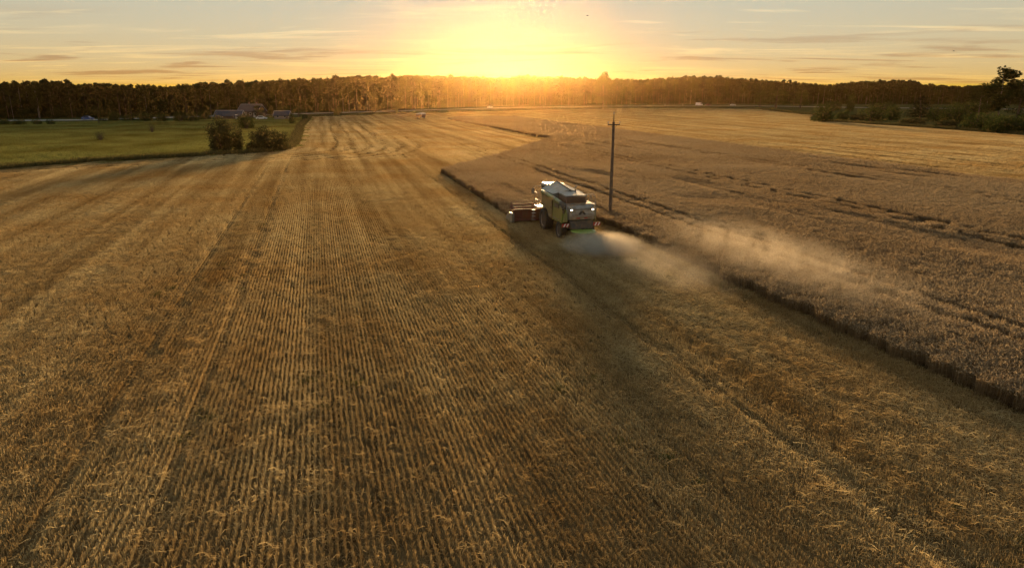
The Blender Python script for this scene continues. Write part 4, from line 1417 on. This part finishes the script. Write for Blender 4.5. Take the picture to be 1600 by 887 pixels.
for xx in (-HW + .14, -1.15, 1.15, HW - .14):
    sp = MB()
    for k in range(6):
        a = k * math.pi / 3 + .3
        b = (k + 1) * math.pi / 3 + .3
        sp.tube([(xx, RY, RZ), (xx, RY + math.cos(a) * RR, RZ + math.sin(a) * RR)], .026, 6)
        sp.tube([(xx, RY + math.cos(a) * RR * .8, RZ + math.sin(a) * RR * .8), (xx, RY + math.cos(b) * RR * .8, RZ + math.sin(b) * RR * .8)], .018, 6)
    sp.build('reel_spider', M_reel, reel)
for s in (-1, 1):
    MB().tube([(s * (HW + .05), 3.32, 1.28), (s * (HW + .05), 3.6, 1.62), (s * (HW + .05), RY, RZ + .02), (s * (HW - .1), RY, RZ)], .045, 8).build('reel_arm', M_reel, reel)
# chopper, spreader disc and warning boards
MB().hull8([(-.98, -5.35, 1.02), (.98, -5.35, 1.02), (.98, -4.6, .95), (-.98, -4.6, .95), (-1.08, -5.15, 1.69), (1.08, -5.15, 1.69), (1.08, -4.6, 1.69), (-1.08, -4.6, 1.69)]).build('straw_chopper', M_black, CB, bevel=.03)
sd = MB().lathe([(-.05, .02), (-.05, 1.02), (.0, 1.08), (.05, 1.06), (.09, .8), (.11, .02)], (0, -5.55, .90), 'z', 40).build('spreader_hood', M_dgreen, CB, smooth=True)
MB().lathe([(-.14, .02), (-.14, .95), (-.06, .97), (-.06, .02)], (0, -5.55, .90), 'z', 32).build('spreader_rotor', M_black, sd)
MB().tube([(0, -5.0, 1.15), (0, -5.5, 1.02)], .07, 8).build('spreader_bracket', M_black, CB)
for s in (-1, 1):
    c = s * 1.42
    MB().tube([(s * .9, -4.8, 1.32), (s * 1.75, -5.05, 1.32)], .03, 6).build('board_bracket', M_black, CB)
    wb_ = MB().box(c - .33, c + .33, -5.13, -5.10, 1.20, 1.46).build('warning_board', M_warnr, CB)
    for k in range(2):
        x0 = c - .22 + k * .28
        MB().prism([(x0, 1.215), (x0 + .11, 1.215), (x0 + .25, 1.445), (x0 + .14, 1.445)], -5.136, -5.131, 'y').build('white_stripe', M_warnw, wb_)
# two far birds high over the field
M_bird = plain('dark plumage', (0.03, 0.028, 0.026), .8)
for px, py, d, lab in ((918, 25, 95.0, 'small dark bird flying above and right of the sun'), (1490, 80, 110.0, 'small dark bird low in the sky at right')):
    dy_ = (443.5 - py) / FPX
    t_ = d / (math.cos(PITCH) + dy_ * math.sin(PITCH))
    bd = empty('bird', ((px - 800) / FPX * t_, d, z_at(d, py)), R(60))
    tag(bd, lab, 'bird', 'birds in the sky')
    MB().tube([(0, -.17, 0), (0, -.10, .01), (0, .03, .015), (0, .12, .02), (0, .17, .015)], [.008, .035, .045, .03, .008], 8).build('body', M_bird, bd, smooth=True)
    for s_ in (-1, 1):
        MB().hull8([(s_ * .02, -.06, .01), (s_ * .02, .07, .01), (s_ * .2, .05, .08), (s_ * .2, -.05, .08), (s_ * .02, -.06, .025), (s_ * .02, .07, .025), (s_ * .2, .05, .09), (s_ * .2, -.05, .09)]).hull8([(s_ * .2, -.05, .08), (s_ * .2, .05, .08), (s_ * .4, -.03, .04), (s_ * .4, -.06, .04), (s_ * .2, -.05, .09), (s_ * .2, .05, .09), (s_ * .4, -.03, .046), (s_ * .4, -.06, .046)]).build('wing', M_bird, bd)

# ------------------------------------------------------------------ chaff, dust and haze
M_chaff = blade_mat('flying chaff', [(0.45, 0.32, 0.14), (0.62, 0.48, 0.24)], .4)


def chaff():
    r = np.random.default_rng(77)
    n = 2600
    t = r.beta(1.2, 2.0, n)                       # along each flight, spreader to ground
    a = r.uniform(-1.15, 1.15, n)
    dist = .9 + t * r.uniform(3.0, 6.5, n)
    lx, ly = np.sin(a) * dist, -5.55 - np.cos(a) * dist
    lz = .86 - .7 * t * t + r.normal(0, .13, n) * (.3 + t)
    lz = np.clip(lz, .05, 1.7)
    c, s = math.cos(-HEAD), math.sin(-HEAD)
    P = np.stack([hx + lx * c - ly * s, hy + lx * s + ly * c, lz], 1)
    d = r.normal(size=(n, 3)) * .035
    me = mesh_quads('flying_chaff', strip_quads(P - d, P + d, .016, .012, r), r.uniform(0, 1, n), [M_chaff])
    tag(link(bpy.data.objects.new('flying_chaff', me)), 'chopped straw thrown out in a fan behind the harvester', kind='stuff')


chaff()


def volume_mat(name, dens, col, g, noise_scale, lo, hi, grad):
    """airborne dust: density from noise, thinning towards the edges of the cloud's own space"""
    m, n, l, out = new_mat(name)
    t = nd(n, 'ShaderNodeTexCoord')
    nz = nd(n, 'ShaderNodeTexNoise', i_Scale=noise_scale, i_Detail=5.0, i_Roughness=.62, i_Distortion=.8)
    geo = nd(n, 'ShaderNodeNewGeometry')
    l.new(geo.outputs['Position'], nz.inputs['Vector'])
    mr = nd(n, 'ShaderNodeMapRange', interpolation_type='SMOOTHSTEP')
    mr.inputs['From Min'].default_value = lo; mr.inputs['From Max'].default_value = hi
    l.new(nz.outputs[0], mr.inputs['Value'])
    ln = nd(n, 'ShaderNodeVectorMath', operation='LENGTH')
    l.new(t.outputs['Object'], ln.inputs[0])
    fo = nd(n, 'ShaderNodeMapRange', interpolation_type='SMOOTHSTEP')
    fo.inputs['From Min'].default_value = 1.0; fo.inputs['From Max'].default_value = grad
    l.new(ln.outputs['Value'], fo.inputs['Value'])
    mu = nd(n, 'ShaderNodeMath', operation='MULTIPLY')
    l.new(mr.outputs[0], mu.inputs[0]); l.new(fo.outputs[0], mu.inputs[1])
    m2 = nd(n, 'ShaderNodeMath', operation='MULTIPLY'); m2.inputs[1].default_value = dens
    l.new(mu.outputs[0], m2.inputs[0])
    v = nd(n, 'ShaderNodeVolumePrincipled', i_Anisotropy=g)
    v.inputs['Color'].default_value = (*col, 1)
    l.new(m2.outputs[0], v.inputs['Density'])
    l.new(v.outputs[0], out.inputs['Volume'])
    return m


def dust(name, u, v, z, ru, rv, rz_, mat, label):
    bm = bmesh.new()
    bmesh.ops.create_icosphere(bm, subdivisions=3, radius=1.0)
    me = bpy.data.meshes.new(name)
    bm.to_mesh(me); bm.free()
    me.materials.append(mat)
    x, y = uv(u, v)
    o = link(bpy.data.objects.new(name, me))
    o.location = (x, y, z); o.rotation_euler = (0, 0, -HEAD); o.scale = (ru, rv, rz_)
    return tag(o, label, kind='stuff')


DUSTC = (0.99, 0.86, 0.68)
M_plume = volume_mat('chaff dust', 2.4, DUSTC, .12, 1.2, .28, .72, .15)
M_trail = volume_mat('settling dust', 0.16, DUSTC, .2, .7, .30, .70, .1)
M_drift = volume_mat('drifting dust', 0.12, DUSTC, .3, .8, .34, .70, .1)
dust('chaff_plume', 18.9, 44.2, .5, 3.4, 3.4, .95, M_plume, 'pale fan of dust right behind the harvester spreader')
dust('trailing_dust', 19.9, 37.5, .6, 3.6, 8.5, 1.2, M_trail, 'thin dust settling over the freshly cut strip')
dust('drifting_dust', 26.3, 35.0, 1.3, 4.6, 15.0, 1.7, M_drift, 'dust drifting over the edge of the standing wheat')

hz, hn, hl, hout = new_mat('evening haze')
hv = nd(hn, 'ShaderNodeVolumePrincipled', i_Density=0.000038, i_Anisotropy=0.90)
hv.inputs['Color'].default_value = (1.0, 0.62, 0.24, 1)
hl.new(hv.outputs[0], hout.inputs['Volume'])
haze = MB().box(-1500, 1500, -400, 2000, -1, 27.5).build('haze', hz)
tag(haze, 'warm evening haze over the field and forest', kind='stuff')
